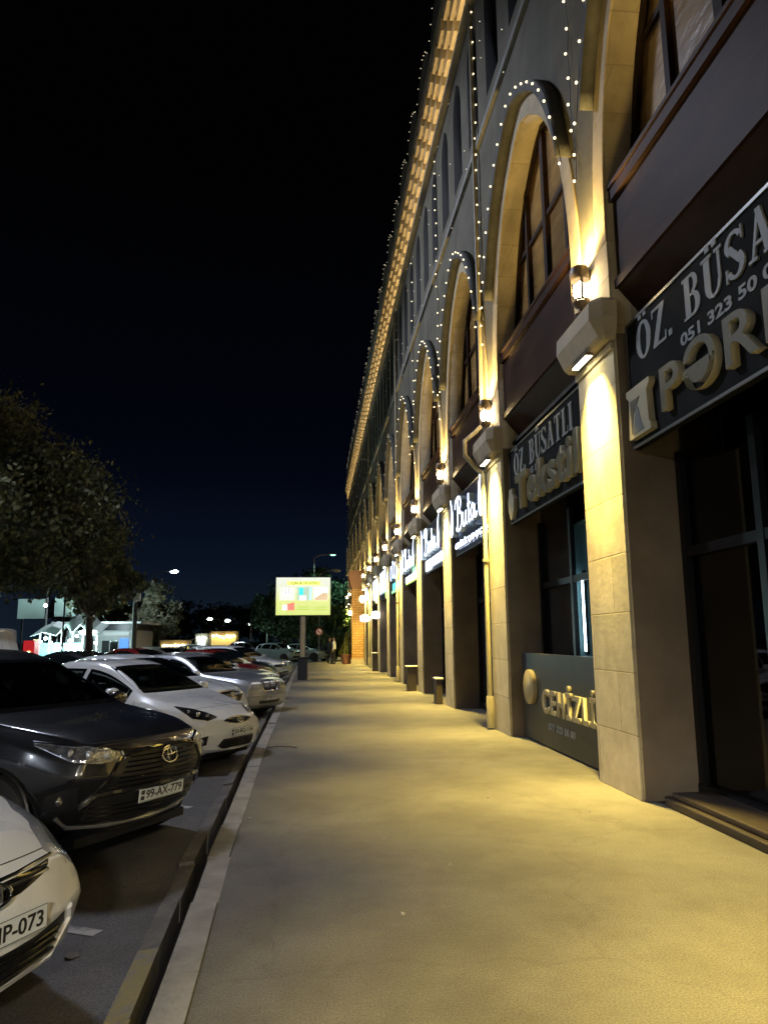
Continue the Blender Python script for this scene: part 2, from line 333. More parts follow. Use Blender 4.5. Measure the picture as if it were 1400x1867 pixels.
def curve_plate(name, outline, holes, x0, x1, mats, parent, sharp=True):
    """flat plate in the (y,z) plane with holes, thickness from x0 to x1 (world); coordinates relative to parent at XF"""
    c = bpy.data.curves.new('plate', 'CURVE'); c.dimensions = '2D'; c.fill_mode = 'BOTH'; c.extrude = abs(x1-x0)/2
    for poly in [outline]+holes:
        sp = c.splines.new('POLY'); sp.points.add(len(poly)-1)
        for q, (a, b) in enumerate(poly): sp.points[q].co = (a, b, 0, 1)
        sp.use_cyclic_u = True
    o = bpy.data.objects.new('plate', c); COL.objects.link(o)
    dg = bpy.context.evaluated_depsgraph_get(); me = bpy.data.meshes.new_from_object(o.evaluated_get(dg)); bpy.data.objects.remove(o)
    xm = (x0+x1)/2-XF
    me.transform(Matrix(((0, 0, 1, xm), (1, 0, 0, 0), (0, 1, 0, 0), (0, 0, 0, 1))))
    bm = bmesh.new(); bm.from_mesh(me); bmesh.ops.remove_doubles(bm, verts=bm.verts, dist=1e-4); bmesh.ops.recalc_face_normals(bm, faces=bm.faces)
    bm.to_mesh(me); bm.free()
    me.materials.clear()
    for m in mats: me.materials.append(m)
    if len(mats) > 1:
        for p in me.polygons: p.material_index = 0 if abs(p.normal.x) > 0.7 else 1
    me.name = name; o = bpy.data.objects.new(name, me); COL.objects.link(o); o.parent = parent
    return o
ZT = 17.4
L0 = lambda x: x-XF
outline = [(Y0, ZT), (Y0, 0)]
for k in range(K0, K1+1):
    outline += arch_pts(bc(k))
outline += [(Y1, 0), (Y1, ZT)]
holes = []
WIN = []
for k in range(K0-1, K1+2):
    for j in range(3):
        yc = pc(k)+0.83+1.667*j
        if yc-0.5 < Y0+0.3 or yc+0.5 > Y1-0.3: continue
        WIN.append(yc); hw = 0.46
        pts = [(yc-hw, 12.0), (yc-hw, 13.9)]+[(yc-hw*math.cos(math.pi*i/8)*1.0, 13.9+0.62*math.sin(math.pi*i/8)+(0.12 if i == 4 else 0)) for i in range(1, 8)]+[(yc+hw, 13.9), (yc+hw, 12.0)]
        holes.append(pts)
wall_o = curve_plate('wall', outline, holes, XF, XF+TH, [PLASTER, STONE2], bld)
wall_o.data.materials.append(mat('shaded_window_reveal', (0.018, 0.017, 0.015), 0.8))  # shade of the upper window recesses put into a dark colour
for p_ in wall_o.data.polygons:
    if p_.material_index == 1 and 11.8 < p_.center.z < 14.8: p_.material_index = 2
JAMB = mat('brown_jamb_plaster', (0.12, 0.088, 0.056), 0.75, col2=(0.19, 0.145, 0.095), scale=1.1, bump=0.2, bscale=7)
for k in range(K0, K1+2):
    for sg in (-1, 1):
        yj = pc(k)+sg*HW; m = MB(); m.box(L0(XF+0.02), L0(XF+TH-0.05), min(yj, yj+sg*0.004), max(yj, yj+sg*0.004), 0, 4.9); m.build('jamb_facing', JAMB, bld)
L = lambda x: x-XF
# body behind, back rooms dark
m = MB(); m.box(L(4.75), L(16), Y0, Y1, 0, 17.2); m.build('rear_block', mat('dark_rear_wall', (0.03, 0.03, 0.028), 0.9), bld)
m = MB(); m.box(L(XF+TH+0.002), L(4.748), Y0, Y1, 9.95, 11.4); m.box(L(XF+TH+0.002), L(4.748), Y0, Y0+0.3, 0.0, 9.9); m.box(L(XF+TH+0.002), L(4.748), Y1-0.3, Y1, 0.0, 9.9)
m.build('floor_slab', mat('dark_slab', (0.02, 0.02, 0.02), 0.9), bld)
# parapet with rounded merlons
pts = [(Y0, 17.4)]; y = Y0
while y < Y1-0.1:
    for i in range(9):
        a = i/8; pts.append((y+0.15+2.05*a, 18.25+0.55*math.sin(math.pi*a)**0.8))
    y += 2.5; pts += [(min(y-0.25, Y1), 17.95), (min(y+0.1, Y1), 17.95)]
pts += [(Y1, 17.95), (Y1, 17.4)]
pts = [(min(a, Y1), b) for a, b in pts]
curve_plate('parapet', pts, [], XF-0.12, XF+0.35, [PLASTER], bld)
m = MB(); m.box(L(XF-0.22), L(XF+0.4), Y0, Y1, 17.32, 17.398); m.box(L(XF-0.16), L(XF-0.002), Y0, Y1, 14.88, 15.0); m.box(L(XF-0.07), L(XF-0.002), Y0, Y1, 11.42, 11.56)
m.build('cornice', mat('cornice_stone', (0.22, 0.22, 0.19), 0.85, col2=(0.28, 0.27, 0.24), scale=2), bld)
# corbelled brick frieze
FRB = mat('frieze_brick', (0.50, 0.40, 0.25), 0.8, col2=(0.60, 0.48, 0.30), scale=3, bump=0.3)
m = MB(); per = 0.86
for r_ in range(4):
    z = 15.06+0.40*r_; pr = 0.08+0.07*r_; y = Y0+0.05+(per/2 if r_ % 2 else 0)
    while y < Y1-0.4:
        m.box(L(XF-pr), L(XF-0.001), y, y+per*0.66, z, z+0.33); y += per
m.build('brick_frieze', FRB, bld)
# window infill upper row
m = MB(); f = MB()
for yc in WIN:
    m.box(L(3.60), L(3.63), yc-0.45, yc+0.45, 12.01, 14.6)
m.build('upper_glazing', GLASSD, bld)
for yc in WIN[:21]:
    f = MB(); f.box(L(3.55), L(3.598), yc-0.03, yc+0.03, 12.01, 14.55); f.box(L(3.553), L(3.598), yc-0.45, yc-0.032, 13.2, 13.26); f.box(L(3.553), L(3.598), yc+0.032, yc+0.45, 13.2, 13.26)
    f.build('window_frame', WOODFR, bld)

def along(c, off, z0=6.2, h=3.45, a0=0, a1=180, n=40, peak=0.14):
    """points (y,z) along the arch at distance off outside the opening"""
    res = []
    for i in range(n+1):
        a = R(180-(a0+(a1-a0)*i/n)); dy = (HALF+off)*math.cos(a); t = abs(dy)/(HALF+off)
        res.append((c+dy, z0+(h+off)*math.sin(a)+peak*max(0, 1-t/0.35)))
    return res
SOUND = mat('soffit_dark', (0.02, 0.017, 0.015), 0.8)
CAPM = mat('capital_stone', (0.40, 0.35, 0.26), 0.8, col2=(0.48, 0.42, 0.31), scale=4, bump=0.3)
HOODM = mat('hood_moulding', (0.05, 0.05, 0.045), 0.8, col2=(0.09, 0.09, 0.08), scale=4)
for k in range(K0, K1+1):
    c = bc(k)
    # archivolt: pale band following the opening, 3 cm proud
    inn = along(c, 0.0); outp = along(c, 0.30)
    poly = [(c-HALF, 6.0)]+inn+[(c+HALF, 6.0), (c+HALF+0.30, 6.0)]+outp[::-1]+[(c-HALF-0.30, 6.0)]
    curve_plate('archivolt', poly, [], XF-0.03, XF-0.001, [STONE2], bld)
    # projecting hood
    a_, b_ = along(c, 0.31, a0=24, a1=156), along(c, 0.46, a0=24, a1=156)
    b_ = [(p[0]+(q[0]-p[0])*(1-abs(i_-20)/20*0.0-max(0, abs(i_-20)/20-.7)*2.9), p[1]+(q[1]-p[1])*(1-max(0, abs(i_-20)/20-.7)*2.9)) for i_, (p, q) in enumerate(zip(a_, b_))]
    curve_plate('arch_hood', a_+b_[::-1], [], XF-0.20, XF-0.001, [HOODM], bld)
for k in range(K0, K1+2):
    c = pc(k)
    # stone facing of the pier, 2 cm proud
    m = MB(); m.box(L(XF-0.02), L(XF-0.001), c-HW+0.004, c+HW-0.004, 0, 4.86)
    m.box(L(XF-0.05), L(XF-0.021), c-HW-0.01, c+HW+0.01, 4.72, 4.80)
    m.build('pier_facing', STONE, bld)
    m = MB(); m.box(L(XF-0.02), L(XF-0.001), c-HW+0.004, c+HW-0.004, 5.30, 5.998)
    m.build('pier_facing', STONE, bld)
    # capital: chamfered bracket
    def ring(x, yy, z, ch): return [(L(XF-0.001), c-yy, z), (L(x+ch), c-yy, z), (L(x), c-yy+ch, z), (L(x), c+yy-ch, z), (L(x+ch), c+yy, z), (L(XF-0.001), c+yy, z)]
    m = MB(); rings = [ring(3.10, HW+0.02, 4.82, 0.03), ring(3.06, HW+0.05, 4.86, 0.05), ring(2.985, HW+0.10, 5.02, 0.10), ring(2.97, HW+0.11, 5.05, 0.11), ring(2.98, HW+0.11, 5.24, 0.11), ring(3.02, HW+0.06, 5.29, 0.08)]
    vs = [p for r_ in rings for p in r_]; fs = [(i*6+j, i*6+(j+1) % 6, (i+1)*6+(j+1) % 6, (i+1)*6+j) for i in range(5) for j in range(6)]+[tuple(range(6)), tuple(range(30, 36))]
    m.add(vs, fs); m.build('capital', CAPM, bld)
CLEARG = bpy.data.materials.new('clear_shop_glass'); CLEARG.use_nodes = True
_n = CLEARG.node_tree.nodes; _l = CLEARG.node_tree.links; _n.clear(); _o = _n.new('ShaderNodeOutputMaterial'); _t = _n.new('ShaderNodeBsdfTransparent'); _g = _n.new('ShaderNodeBsdfGlossy'); _x = _n.new('ShaderNodeMixShader'); _fr = _n.new('ShaderNodeFresnel')
_t.inputs[0].default_value = (.72, .74, .70, 1); _g.inputs['Roughness'].default_value = 0.02; _fr.inputs[0].default_value = 1.5
_l.new(_fr.outputs[0], _x.inputs[0]); _l.new(_t.outputs[0], _x.inputs[1]); _l.new(_g.outputs[0], _x.inputs[2]); _l.new(_x.outputs[0], _o.inputs[0])
def curtain(name, ya, yb, yb2, zt_, zb_, x, m, amp=.035, per=.16, fall=1.0):
    # pleated cloth from ya, its free edge running from yb at the top to yb2 at the bottom
    mb = MB(); N, K = 70, 16; vs = []
    for j in range(K+1):
        f = j/K; ye = yb+(yb2-yb)*(f**fall)
        for i in range(N+1):
            t = i/N; y_ = ya+(ye-ya)*t; vs.append((x-3.25+amp*math.sin(2*math.pi*(t*abs(yb-ya))/per+.6*math.sin(5*f)), y_, zt_+(zb_-zt_)*f))
    mb.add(vs, [(j*(N+1)+i, j*(N+1)+i+1, (j+1)*(N+1)+i+1, (j+1)*(N+1)+i) for j in range(K) for i in range(N)]); return mb.build(name, m, bld, smooth=True, ang=80)
curtain('curtain', 7.38, 5.75, 6.45, 4.9, .2, 4.00, mat('ochre_curtain', (.50, .44, .25), .9, col2=(.58, .52, .32), scale=3), fall=1.3)
curtain('curtain', 5.9, 3.7, 3.7, 4.9, .2, 4.12, mat('grey_curtain', (.22, .225, .21), .9, col2=(.28, .285, .27), scale=3), .05, .22)
# timber balcony boxes, upper windows and shop recess per bay
PANELW = WOOD
for k in range(K0, K1+1):
    c = bc(k); h = HALF-0.003
    # timber box front with mouldings
    m = MB(); m.box(L(3.33), L(3.94), c-h, c+h, 5.42, 6.56)
    m.box(L(3.28), L(3.329), c-h, c+h, 6.46, 6.60); m.box(L(3.26), L(3.94), c-h, c+h, 6.602, 6.65)
    m.box(L(3.29), L(3.329), c-h, c+h, 5.42, 5.52)
    m.prism([(3.33, 5.418), (3.94, 5.418), (3.94, 5.02), (3.66, 5.02)], lambda a, b: (L(a), c-h, b), lambda a, b: (L(a), c+h, b))
    m.build('timber_spandrel', WOOD, bld)
    # upper window: frame + glazing
    f = MB()
    for yy, w in ((-h+0.05, 0.05), (-0.95, 0.05), (0.0, 0.07), (0.95, 0.05), (h-0.05, 0.05)):
        zt = min(arch_z(yy*0.97, HALF)-0.02, 9.6); f.box(L(3.55), L(3.62), c+yy-w, c+yy+w, 6.65, zt)
    f.box(L(3.575), L(3.615), c-h, c+h, 8.15, 8.23)
    ap = [(a_-c, b_) for a_, b_ in along(c, -0.004, a0=4, a1=176, n=30)]; ip = [(a_-c, b_) for a_, b_ in along(c, -0.11, a0=4, a1=176, n=30)]
    f.mi = 0; f.add([(L(3.56), c+a_, b_) for a_, b_ in ap]+[(L(3.56), c+a_, b_) for a_, b_ in ip], [(i_, i_+1, 31+i_+1, 31+i_) for i_ in range(30)]); f.add([(L(3.56), c+a_, b_) for a_, b_ in ip]+[(L(3.62), c+a_, b_) for a_, b_ in ip], [(i_, i_+1, 31+i_+1, 31+i_) for i_ in range(30)])
    fr = f.build('window_frame', WOODFR, bld)
    g = MB(); g.box(L(3.62), L(3.64), c-h, c+h, 6.65, 9.8); g.build('window_pane', GLASSB, bld)
    # ceiling of the recess between sign and box
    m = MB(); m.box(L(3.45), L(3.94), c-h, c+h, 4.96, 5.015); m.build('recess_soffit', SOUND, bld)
    # shop window: dark glass, metal frame
    if k == 0: gl = [(c-h, c-0.55), (c+0.36, c+h)]
    else: gl = [(c-h, c+h)]
    g = MB()
    for a, b in gl: g.box(L(3.90), L(3.915), a, b, 0.05, 4.95)
    g.build('shop_window', CLEARG if k == -1 else GLASSD, bld)
    f = MB()
    for yy in (-h+0.05, -0.55, 0.36 if k == 0 else 0.55, h-0.05): f.box(L(3.83), L(3.895), c+yy-0.05, c+yy+0.05, 0.05, 3.55)
    f.box(L(3.838), L(3.892), c-h, c+h, 2.42, 2.52); f.box(L(3.82), L(3.897), c-h, c+h, 0.03, 0.16)
    f.build('shop_frame', METD, bld)
# door step in front of the nearest shop window
STEPM = mat('dark_timber_step', (0.016, 0.011, 0.008), 0.55, col2=(0.035, 0.022, 0.014), scale=6, bump=0.4, stretch=(1, 0.2, 1))
m = MB(); m.bbox(3.36, 3.95, 3.75, 7.2, 0.0, 0.075, 0.012); m.bbox(3.42, 3.95, 3.78, 7.18, 0.078, 0.13, 0.012)
o = m.build('door_step', STEPM); tag(o, 'dark timber door step on the pavement in front of the nearest shop window', 'step')

# interior of the half-open lit door in the bay of the second sign
c = bc(0)
rm = MB(); rm.box(L(4.70), L(4.74), c-0.6, c+0.5, 0.0, 3.3); rm.box(L(3.96), L(4.699), c-0.62, c-0.60, 0, 3.3); rm.box(L(3.96), L(4.699), c+0.5, c+0.52, 0, 3.3); rm.box(L(3.96), L(4.699), c-0.6, c+0.5, 3.3, 3.33)
rm.build('doorway_lining', mat('teal_wall', (0.10, 0.19, 0.20), 0.5, bump=0.05), bld)
TUBE = emis('cool_tube', (0.62, 0.86, 1.0), 9.0)
for yy in (c-0.49, c+0.33):
    t = thing('tube_light', 'upright white tube light glowing inside the doorway above the gold lettered panel', 'tube light', (3.99, yy, 1.30), 0, 'tube lights inside the doorway')
    MB().cyl((0, 0, 0.1), (0, 0, 1.25), 0.016, 8).build('tube', TUBE, t); MB().box(0.01, 0.05, -0.03, 0.03, 0.05, 1.3).build('holder', METD, t)
# ------------------------------------------------------------------ downlights, lanterns
WARM = (1.0, 0.73, 0.17); WARMU = (1.0, 0.67, 0.20)
DLM = emis('downlight_lens', (1.0, 0.88, 0.55), 22.0, False); LENS = emis('lantern_glow', (1.0, 0.80, 0.50), 40.0, False)
LANM = mat('lantern_metal', (0.16, 0.13, 0.10), 0.45, metal=0.3)
ORD = ['nearest', 'second', 'third', 'fourth', 'fifth', 'sixth', 'seventh', 'eighth', 'ninth', 'tenth', 'eleventh', 'twelfth', 'thirteenth', 'fourteenth', 'fifteenth']
def lantern_mesh(kind):
    if kind == 'b':
        m = MB(); m.lathe([(0.055, 0.0), (0.085, 0.03), (0.09, 0.07), (0.05, 0.10), (0.045, 0.14), (0.075, 0.17), (0.10, 0.20), (0.105, 0.22), (0.05, 0.225)], n=20); return m
    m = MB(); n = 20
    prof = [(0.102, 0.222), (0.104, 0.25), (0.106, 0.50), (0.112, 0.52), (0.120, 0.56), (0.118, 0.60), (0.10, 0.66), (0.095, 0.66)]
    vs = []; fs = []
    for (r, h) in prof:
        for j in range(n): q = 2*math.pi*j/n; vs.append((r*math.cos(q), r*math.sin(q), h))
    for i in range(len(prof)-1):
        for j in range(n):
            if i == 1 and (j % 5) in (0, 1, 2, 3): continue     # four windows
            fs.append((i*n+j, i*n+(j+1) % n, (i+1)*n+(j+1) % n, (i+1)*n+j))
    m.add(vs, fs); return m
lan_b = lan_h = lan_g = None
for k in range(K0, K1+2):
    c = pc(k); seen = k >= 0
    i = min(max(k, 0), 14)
    if seen or k >= -2:
        lab = ('lantern glowing on the %s stone capital along the arcade' % ORD[i]) if seen else 'lantern on a stone capital beside the camera'
        t = thing('wall_lantern', lab if seen else 'warm wall lantern on the capital of a pier behind the camera', 'wall lantern', (3.11, c, 5.29), 0, 'lanterns on the pier capitals')
        if lan_b is None:
            lan_b = lantern_mesh('b').build('lantern_base', LANM, t, smooth=True); lan_h = lantern_mesh('h').build('lantern_hood', LANM, t, smooth=True, recalc=False)
            lan_g = MB().lathe([(0.0, 0.26), (0.06, 0.28), (0.085, 0.34), (0.08, 0.43), (0.0, 0.50)], n=12).build('lantern_bulb', LENS, t, smooth=True)
        else:
            for q in (lan_b, lan_h, lan_g): z_ = q.copy(); COL.objects.link(z_); z_.parent = t
        spot('lantern_beam', (0.03, 0, 0.70), (math.pi, R(6), 0), 120, WARMU, 70, 0.7, 0.04, t)
        spot('lantern_wash', (-0.02, 0, 0.70), (math.pi, 0, 0), 190, WARMU, 168, 0.5, 0.05, t)
        point('lantern_spill', (-0.16, 0, 0.38), 5, WARMU, 0.05, t)
    t = thing('downlight', ('slim downlight glowing under the %s stone capital along the arcade' % ORD[i]) if seen else 'downlight under the capital of a pier behind the camera', 'downlight', (3.08, c, 4.80), 0, 'downlights under the pier capitals')
    MB().box(-0.045, 0.045, -0.24, 0.24, -0.035, -0.002).build('housing', LANM, t)
    MB().box(-0.035, 0.035, -0.22, 0.22, -0.041, -0.036).build('lens', DLM, t)
    area('downlight_beam', (-0.0, 0, -0.05), (0, R(2), 0), 0.07, 0.40, 150, WARM, t, spread=76)
# LED strip lighting the frieze
for j in range(4):
    ya = Y0+0.2+j*21; yb = min(ya+20.8, Y1)
    t = thing('led_strip', ['warm LED strip on the ledge under the nearest stretch of brick frieze', 'warm LED strip under the second stretch of brick frieze', 'warm LED strip under the third stretch of brick frieze', 'warm LED strip under the farthest stretch of brick frieze'][j], 'light strip', (3.12, ya, 15.0), 0, 'LED strips under the frieze')
    MB().box(-0.01, 0.01, 0, yb-ya, 0.002, 0.015).build('strip', emis('led_strip_glow', (1, 0.75, 0.35), 4, False), t)
    n = 3
    for q in range(n):
        area('strip_light', (-0.28, (q+0.5)*(yb-ya)/n, 0.02), (0, R(180+28), 0), 0.05, (yb-ya)/n, 14, (1.0, 0.74, 0.36), t, spread=150)
# ------------------------------------------------------------------ bulb strings
bulb_me = None
def bulb_string(name, label, group, pts, parts, r=0.020, wire_pts=None, drop=0.0):
    global bulb_me
    o0 = pts[0]; t = thing(name, label, 'string lights', o0, 0, group)
    rel = [Vector(p)-Vector(o0) for p in pts]
    MB().tube([p+Vector((0.025, 0, 0)) for p in rel], 0.006, 5).build('wire', WIRE, t)
    if parts:
        if bulb_me is None: bulb_me = MB().ball((0, 0, 0), 0.018, 8, 5).build('bulb', BULBM, t, smooth=True); bulb_me.location = rel[0]; rel = rel[1:]
        for p in rel:
            b = bulb_me.copy(); COL.objects.link(b); b.parent = t; b.location = p
    else:
        m = MB()
        for p in rel: m.ball(p, r, 5, 3)
        tag(m.build('bulbs', BULBF, t), kind='stuff')
    return t
rb = random.Random(5)
for k in range(0, K1+2):
    c = pc(k); s = 0.37; z = 15.0; pts = []
    while z > 6.9:
        pts.append((XF-0.06+rb.uniform(-0.02, 0.02), c+HW-0.06-0.0+rb.uniform(-0.03, 0.03) - (0.28 if k == 0 else 0.1), z)); z -= s*(1 if k < 3 else 1.9)
    bulb_string('string_light', 'hanging string of bulbs down the %s pier of the arcade' % ORD[min(k, 14)], 'bulb strings hanging down the piers', pts, k < 4, r=0.010)
for k in range(-1, K1+1):
    c = bc(k); pts = [(XF-0.215, a, b) for a, b in along(c, 0.42, a0=20, a1=158, n=19 if k < 3 else 13)]
    bulb_string('arch_light', ('string of bulbs round the hood of the %s arch along the arcade' % ORD[min(k+1, 14)]), 'bulb strings round the arch hoods', pts, k < 4, r=0.014)
# bulbs outlining the upper windows and the roof merlons
for j in range(0, 6):
    ws = [w for w in WIN if 9+j*11 <= w < 20+j*11]
    if not ws: continue
    t = thing('window_lights', '%s group of bulbs hanging between the pointed upper windows' % ORD[j], 'string lights', (3.18, ws[0], 12), 0, 'bulb strings on the upper storey')
    m = MB()
    for w in ws:
        for i in range(9):
            if rb.random() < 0.35: m.ball((0.0+rb.uniform(-.02, .02), w-ws[0]+0.56+rb.uniform(-.04, .04), 2.6-0.42*i), 0.012, 5, 3)
    tag(m.build('bulbs', BULBF, t), kind='stuff')
y = Y0; j = 0
MORD = ORD+['sixteenth', 'seventeenth', 'eighteenth', 'nineteenth', 'twentieth', 'twenty-first', 'twenty-second', 'twenty-third', 'twenty-fourth', 'twenty-fifth', 'twenty-sixth', 'twenty-seventh', 'twenty-eighth']
merl = []
while y < Y1-1: merl.append(y); y += 2.5
vis = [q for q in merl if q > 12]
for idx, ym in enumerate(vis):
    pts = []
    for i in range(8):
        a = i/7; pts.append((XF-0.16, ym+0.15+2.05*a, 18.30+0.55*math.sin(math.pi*a)**0.8+rb.uniform(-.05, .05)))
    bulb_string('roof_light', 'curved string of bulbs on the %s visible parapet merlon from the near end' % MORD[idx], 'bulb strings along the parapet', pts, False, r=0.015)
# ------------------------------------------------------------------ drainpipes
PIPE = mat('painted_drainpipe', (0.26, 0.23, 0.14), 0.5, col2=(0.32, 0.28, 0.18), scale=6)
for j, k in enumerate((1, 4, 7)):
    yp = pc(k)+HW-0.10; t = thing('drainpipe', ['painted drainpipe running down the second pier of the arcade', 'painted drainpipe on the fifth pier along the arcade', 'painted drainpipe on the eighth pier along the arcade'][j], 'drainpipe', (3.14, yp, 0), 0, 'drainpipes on the piers')
    m = MB(); m.tube([(0.02, 0, 14.8), (0.02, 0, 5.62), (-0.10, 0.10, 5.50), (-0.30, 0.16, 5.34), (-0.30, 0.16, 5.05), (-0.12, 0.08, 4.80), (0, 0, 4.66), (0, 0, 0.55)], 0.046, 10)
    m.build('pipe', PIPE, t, smooth=True)
    m = MB(); m.lathe([(0.068, 0.03), (0.068, 0.56), (0.06, 0.58)], n=12); m.lathe([(0.064, 3.0), (0.064, 3.05)], n=12); m.build('pipe_collar', PIPE, t, smooth=True)

# ------------------------------------------------------------------ signs
SER = mat('sign_letter_white', (0.21, 0.22, 0.21), 0.6)
GOLD = mat('gold_letter_face', (0.070, 0.060, 0.024), 0.5, col2=(0.095, 0.082, 0.036), scale=3); GOLDS = mat('cream_letter_side', (0.40, 0.36, 0.24), 0.45)
def serif_text(name, body, width, height, depth, m, mtx, parent):
    """condensed serif capitals from strokes; thick stems, thin bars and slab serifs"""
    T, t_, sf = 0.20, 0.075, 0.07
    G = MB(); lay = [0]
    def pz(poly):
        lay[0] += 1; z1 = depth+0.00012*lay[0]
        n = len(poly); X = cx[0]
        vs = [(X+a, b, 0) for a, b in poly]+[(X+a, b, z1) for a, b in poly]
        G.add([tuple(mtx_s(v)) for v in vs], [tuple(range(n)), tuple(range(n, 2*n))]+[(i, (i+1) % n, n+(i+1) % n, n+i) for i in range(n)])
    cx = [0.0]; sc = [1, 1]
    def mtx_s(v): return (v[0], v[1], v[2])
    def rect(a, b, c, d): pz([(a, c), (b, c), (b, d), (a, d)])
    def arc(cx_, cy, rx, ry, wx, wy, a0, a1, n=14):
        for i in range(n):
            p, q = R(a0+(a1-a0)*i/n), R(a0+(a1-a0)*(i+1)/n)
            f1 = lambda a, k: (cx_+(rx-(wx if k else 0))*math.cos(a), cy+(ry-(wy if k else 0))*math.sin(a))
            pz([f1(p, 0), f1(q, 0), f1(q, 1), f1(p, 1)])
    def serif(a, y, w=0.34): rect(a-w/2, a+w/2, y, y+sf)
    def dots(a): rect(a-0.19, a-0.05, 1.09, 1.24); rect(a+0.05, a+0.19, 1.09, 1.24)
    def O(): arc(0.36, 0.5, 0.36, 0.51, T, t_, 0, 360, 28); return 0.72
    def Z(): rect(0, 0.58, 1-t_, 1); rect(0, 0.60, 0, t_); pz([(0.0, 0.06), (0.22, 0.06), (0.58, 0.94), (0.36, 0.94)]); pz([(0, 0.78), (0.05, 0.78), (0.05, 1), (0, 1)]); pz([(0.55, 0), (0.60, 0), (0.60, 0.24), (0.55, 0.24)]); return 0.60
    def dot(): rect(0, 0.14, 0, 0.15); return 0.14
    def I(): rect(0.07, 0.07+T, 0, 1); serif(0.17, 0); serif(0.17, 1-sf); return 0.34
    def L_(): rect(0.07, 0.07+T, 0, 1); serif(0.17, 1-sf); rect(0, 0.56, 0, t_); pz([(0.50, 0), (0.56, 0), (0.56, 0.28), (0.53, 0.28)]); return 0.56
    def T_(): rect(0.22, 0.22+T, 0, 1); rect(0, 0.64, 1-t_, 1); serif(0.32, 0); pz([(0, 0.76), (0.03, 0.76), (0.06, 1), (0, 1)]); pz([(0.61, 0.76), (0.64, 0.76), (0.64, 1), (0.58, 1)]); return 0.64
    def A(): pz([(0.06, 0), (0.13, 0), (0.38, 1), (0.30, 1)]); pz([(0.26, 1), (0.40, 1), (0.66, 0), (0.45, 0)]); rect(0.16, 0.50, 0.28, 0.35); serif(0.10, 0, 0.24); serif(0.56, 0, 0.32); return 0.70
    def U(): rect(0.07, 0.07+T, 0.3, 1); rect(0.54, 0.54+t_+0.01, 0.3, 1); arc(0.345, 0.32, 0.275, 0.32, T, t_, 180, 270); arc(0.345, 0.32, 0.28, 0.32, t_+0.02, t_, 270, 360); serif(0.17, 1-sf); serif(0.58, 1-sf, 0.24); return 0.70
    def B(): rect(0.07, 0.07+T, 0, 1); rect(0, 0.36, 1-sf, 1); rect(0, 0.36, 0, sf); rect(0.2, 0.38, 0.49, 0.55); arc(0.34, 0.76, 0.24, 0.24, 0.15, t_, -90, 90); arc(0.36, 0.275, 0.28, 0.275, 0.18, t_, -90, 90); return 0.66
    def S_(): arc(0.29, 0.745, 0.28, 0.27, 0.13, 0.08, 20, 230, 12); arc(0.29, 0.275, 0.29, 0.29, 0.15, 0.08, -160, 50, 12); pz([(0.08, 0.66), (0.20, 0.74), (0.50, 0.37), (0.40, 0.26)]); pz([(0, 0), (0.04, 0), (0.06, 0.30), (0, 0.30)]); pz([(0.52, 0.72), (0.56, 0.72), (0.56, 1), (0.52, 1)]); return 0.60
    fn = {'O': O, 'Z': Z, '.': dot, 'I': I, 'L': L_, 'T': T_, 'A': A, 'U': U, 'B': B, 'S': S_}
    for ch in body:
        if ch == ' ': cx[0] += 0.42; continue
        if ch == 'Ö': w = O(); dots(0.36)
        elif ch == 'Ü': w = U(); dots(0.36)
        else: w = fn[ch]()
        cx[0] += w+0.10
    tot = cx[0]-0.10
    G.v = [tuple(mtx @ Vector((a*width/tot, b*height, c_))) for a, b, c_ in G.v]
    return G.build(name, m, parent)
def board(name, label, ya, yb, z0, z1, x=3.40, matb=BLACKB, trim=METD, group=None):
    """sign board from y=ya (near) to y=yb (far)"""
    t = thing(name, label, 'sign', (x, ya, z0), 0, group)
    MB().bbox(0, 0.08, 0, yb-ya, 0, z1-z0, 0.006).build('board', matb, t)
    m = MB(); m.box(-0.014, -0.001, 0, yb-ya, 0, 0.03); m.box(-0.014, -0.001, 0, yb-ya, z1-z0-0.03, z1-z0); m.box(-0.012, -0.001, 0, 0.025, 0.031, z1-z0-0.031); m.box(-0.012, -0.001, yb-ya-0.025, yb-ya, 0.031, z1-z0-0.031)
    m.build('frame', trim, t)
    return t
def W2L(t, mtx): return Matrix.Translation(-Vector(t.location)) @ mtx
GREYM = mat('brushed_sign_edge', (0.22, 0.22, 0.20), 0.35, metal=0.7)
# nearest: curtain shop
SX = 3.36
s1 = board('shop_sign', 'black sign reading ÖZ. BÜSATLI with chunky gold PƏRDƏ letters over the nearest shop', 3.60, 7.37, 3.56, 4.95, SX, trim=GREYM, group='shop signs over the arcade bays')
serif_text('lettering', 'ÖZ. BÜSATLI', 3.25, 0.40, 0.004, SER, W2L(s1, wallm(SX-0.001, 7.13, 4.44)), s1)
text_mesh('phone_number', '051 323 50 00', 0.2, 0.006, SER, W2L(s1, wallm(SX-0.001, 6.22, 4.24)), s1, width=1.55, height=0.12, bold=0.006)
text_mesh('raised_lettering', 'PƏRDƏ', 0.6, 0.070, GOLD, W2L(s1, wallm(SX-0.002, 6.55, 3.72)), s1, width=2.85, height=0.46, bold=0.003, bevel=0.003, m2=GOLDS, res=6, space=1.12)
m = MB(); m.mi = 0
pl = [(0, 0), (0.50, 0), (0.50, 0.07), (0.47, 0.09), (0.45, 0.42), (0.52, 0.48), (0.52, 0.53), (-0.02, 0.53), (-0.02, 0.47), (0.04, 0.42)]
m.prism(pl, lambda a, b: (-0.07, 7.30-a-3.60, b+0.08), lambda a, b: (-0.001, 7.30-a-3.60, b+0.08)); m.build('logo_block', GOLDS, s1)
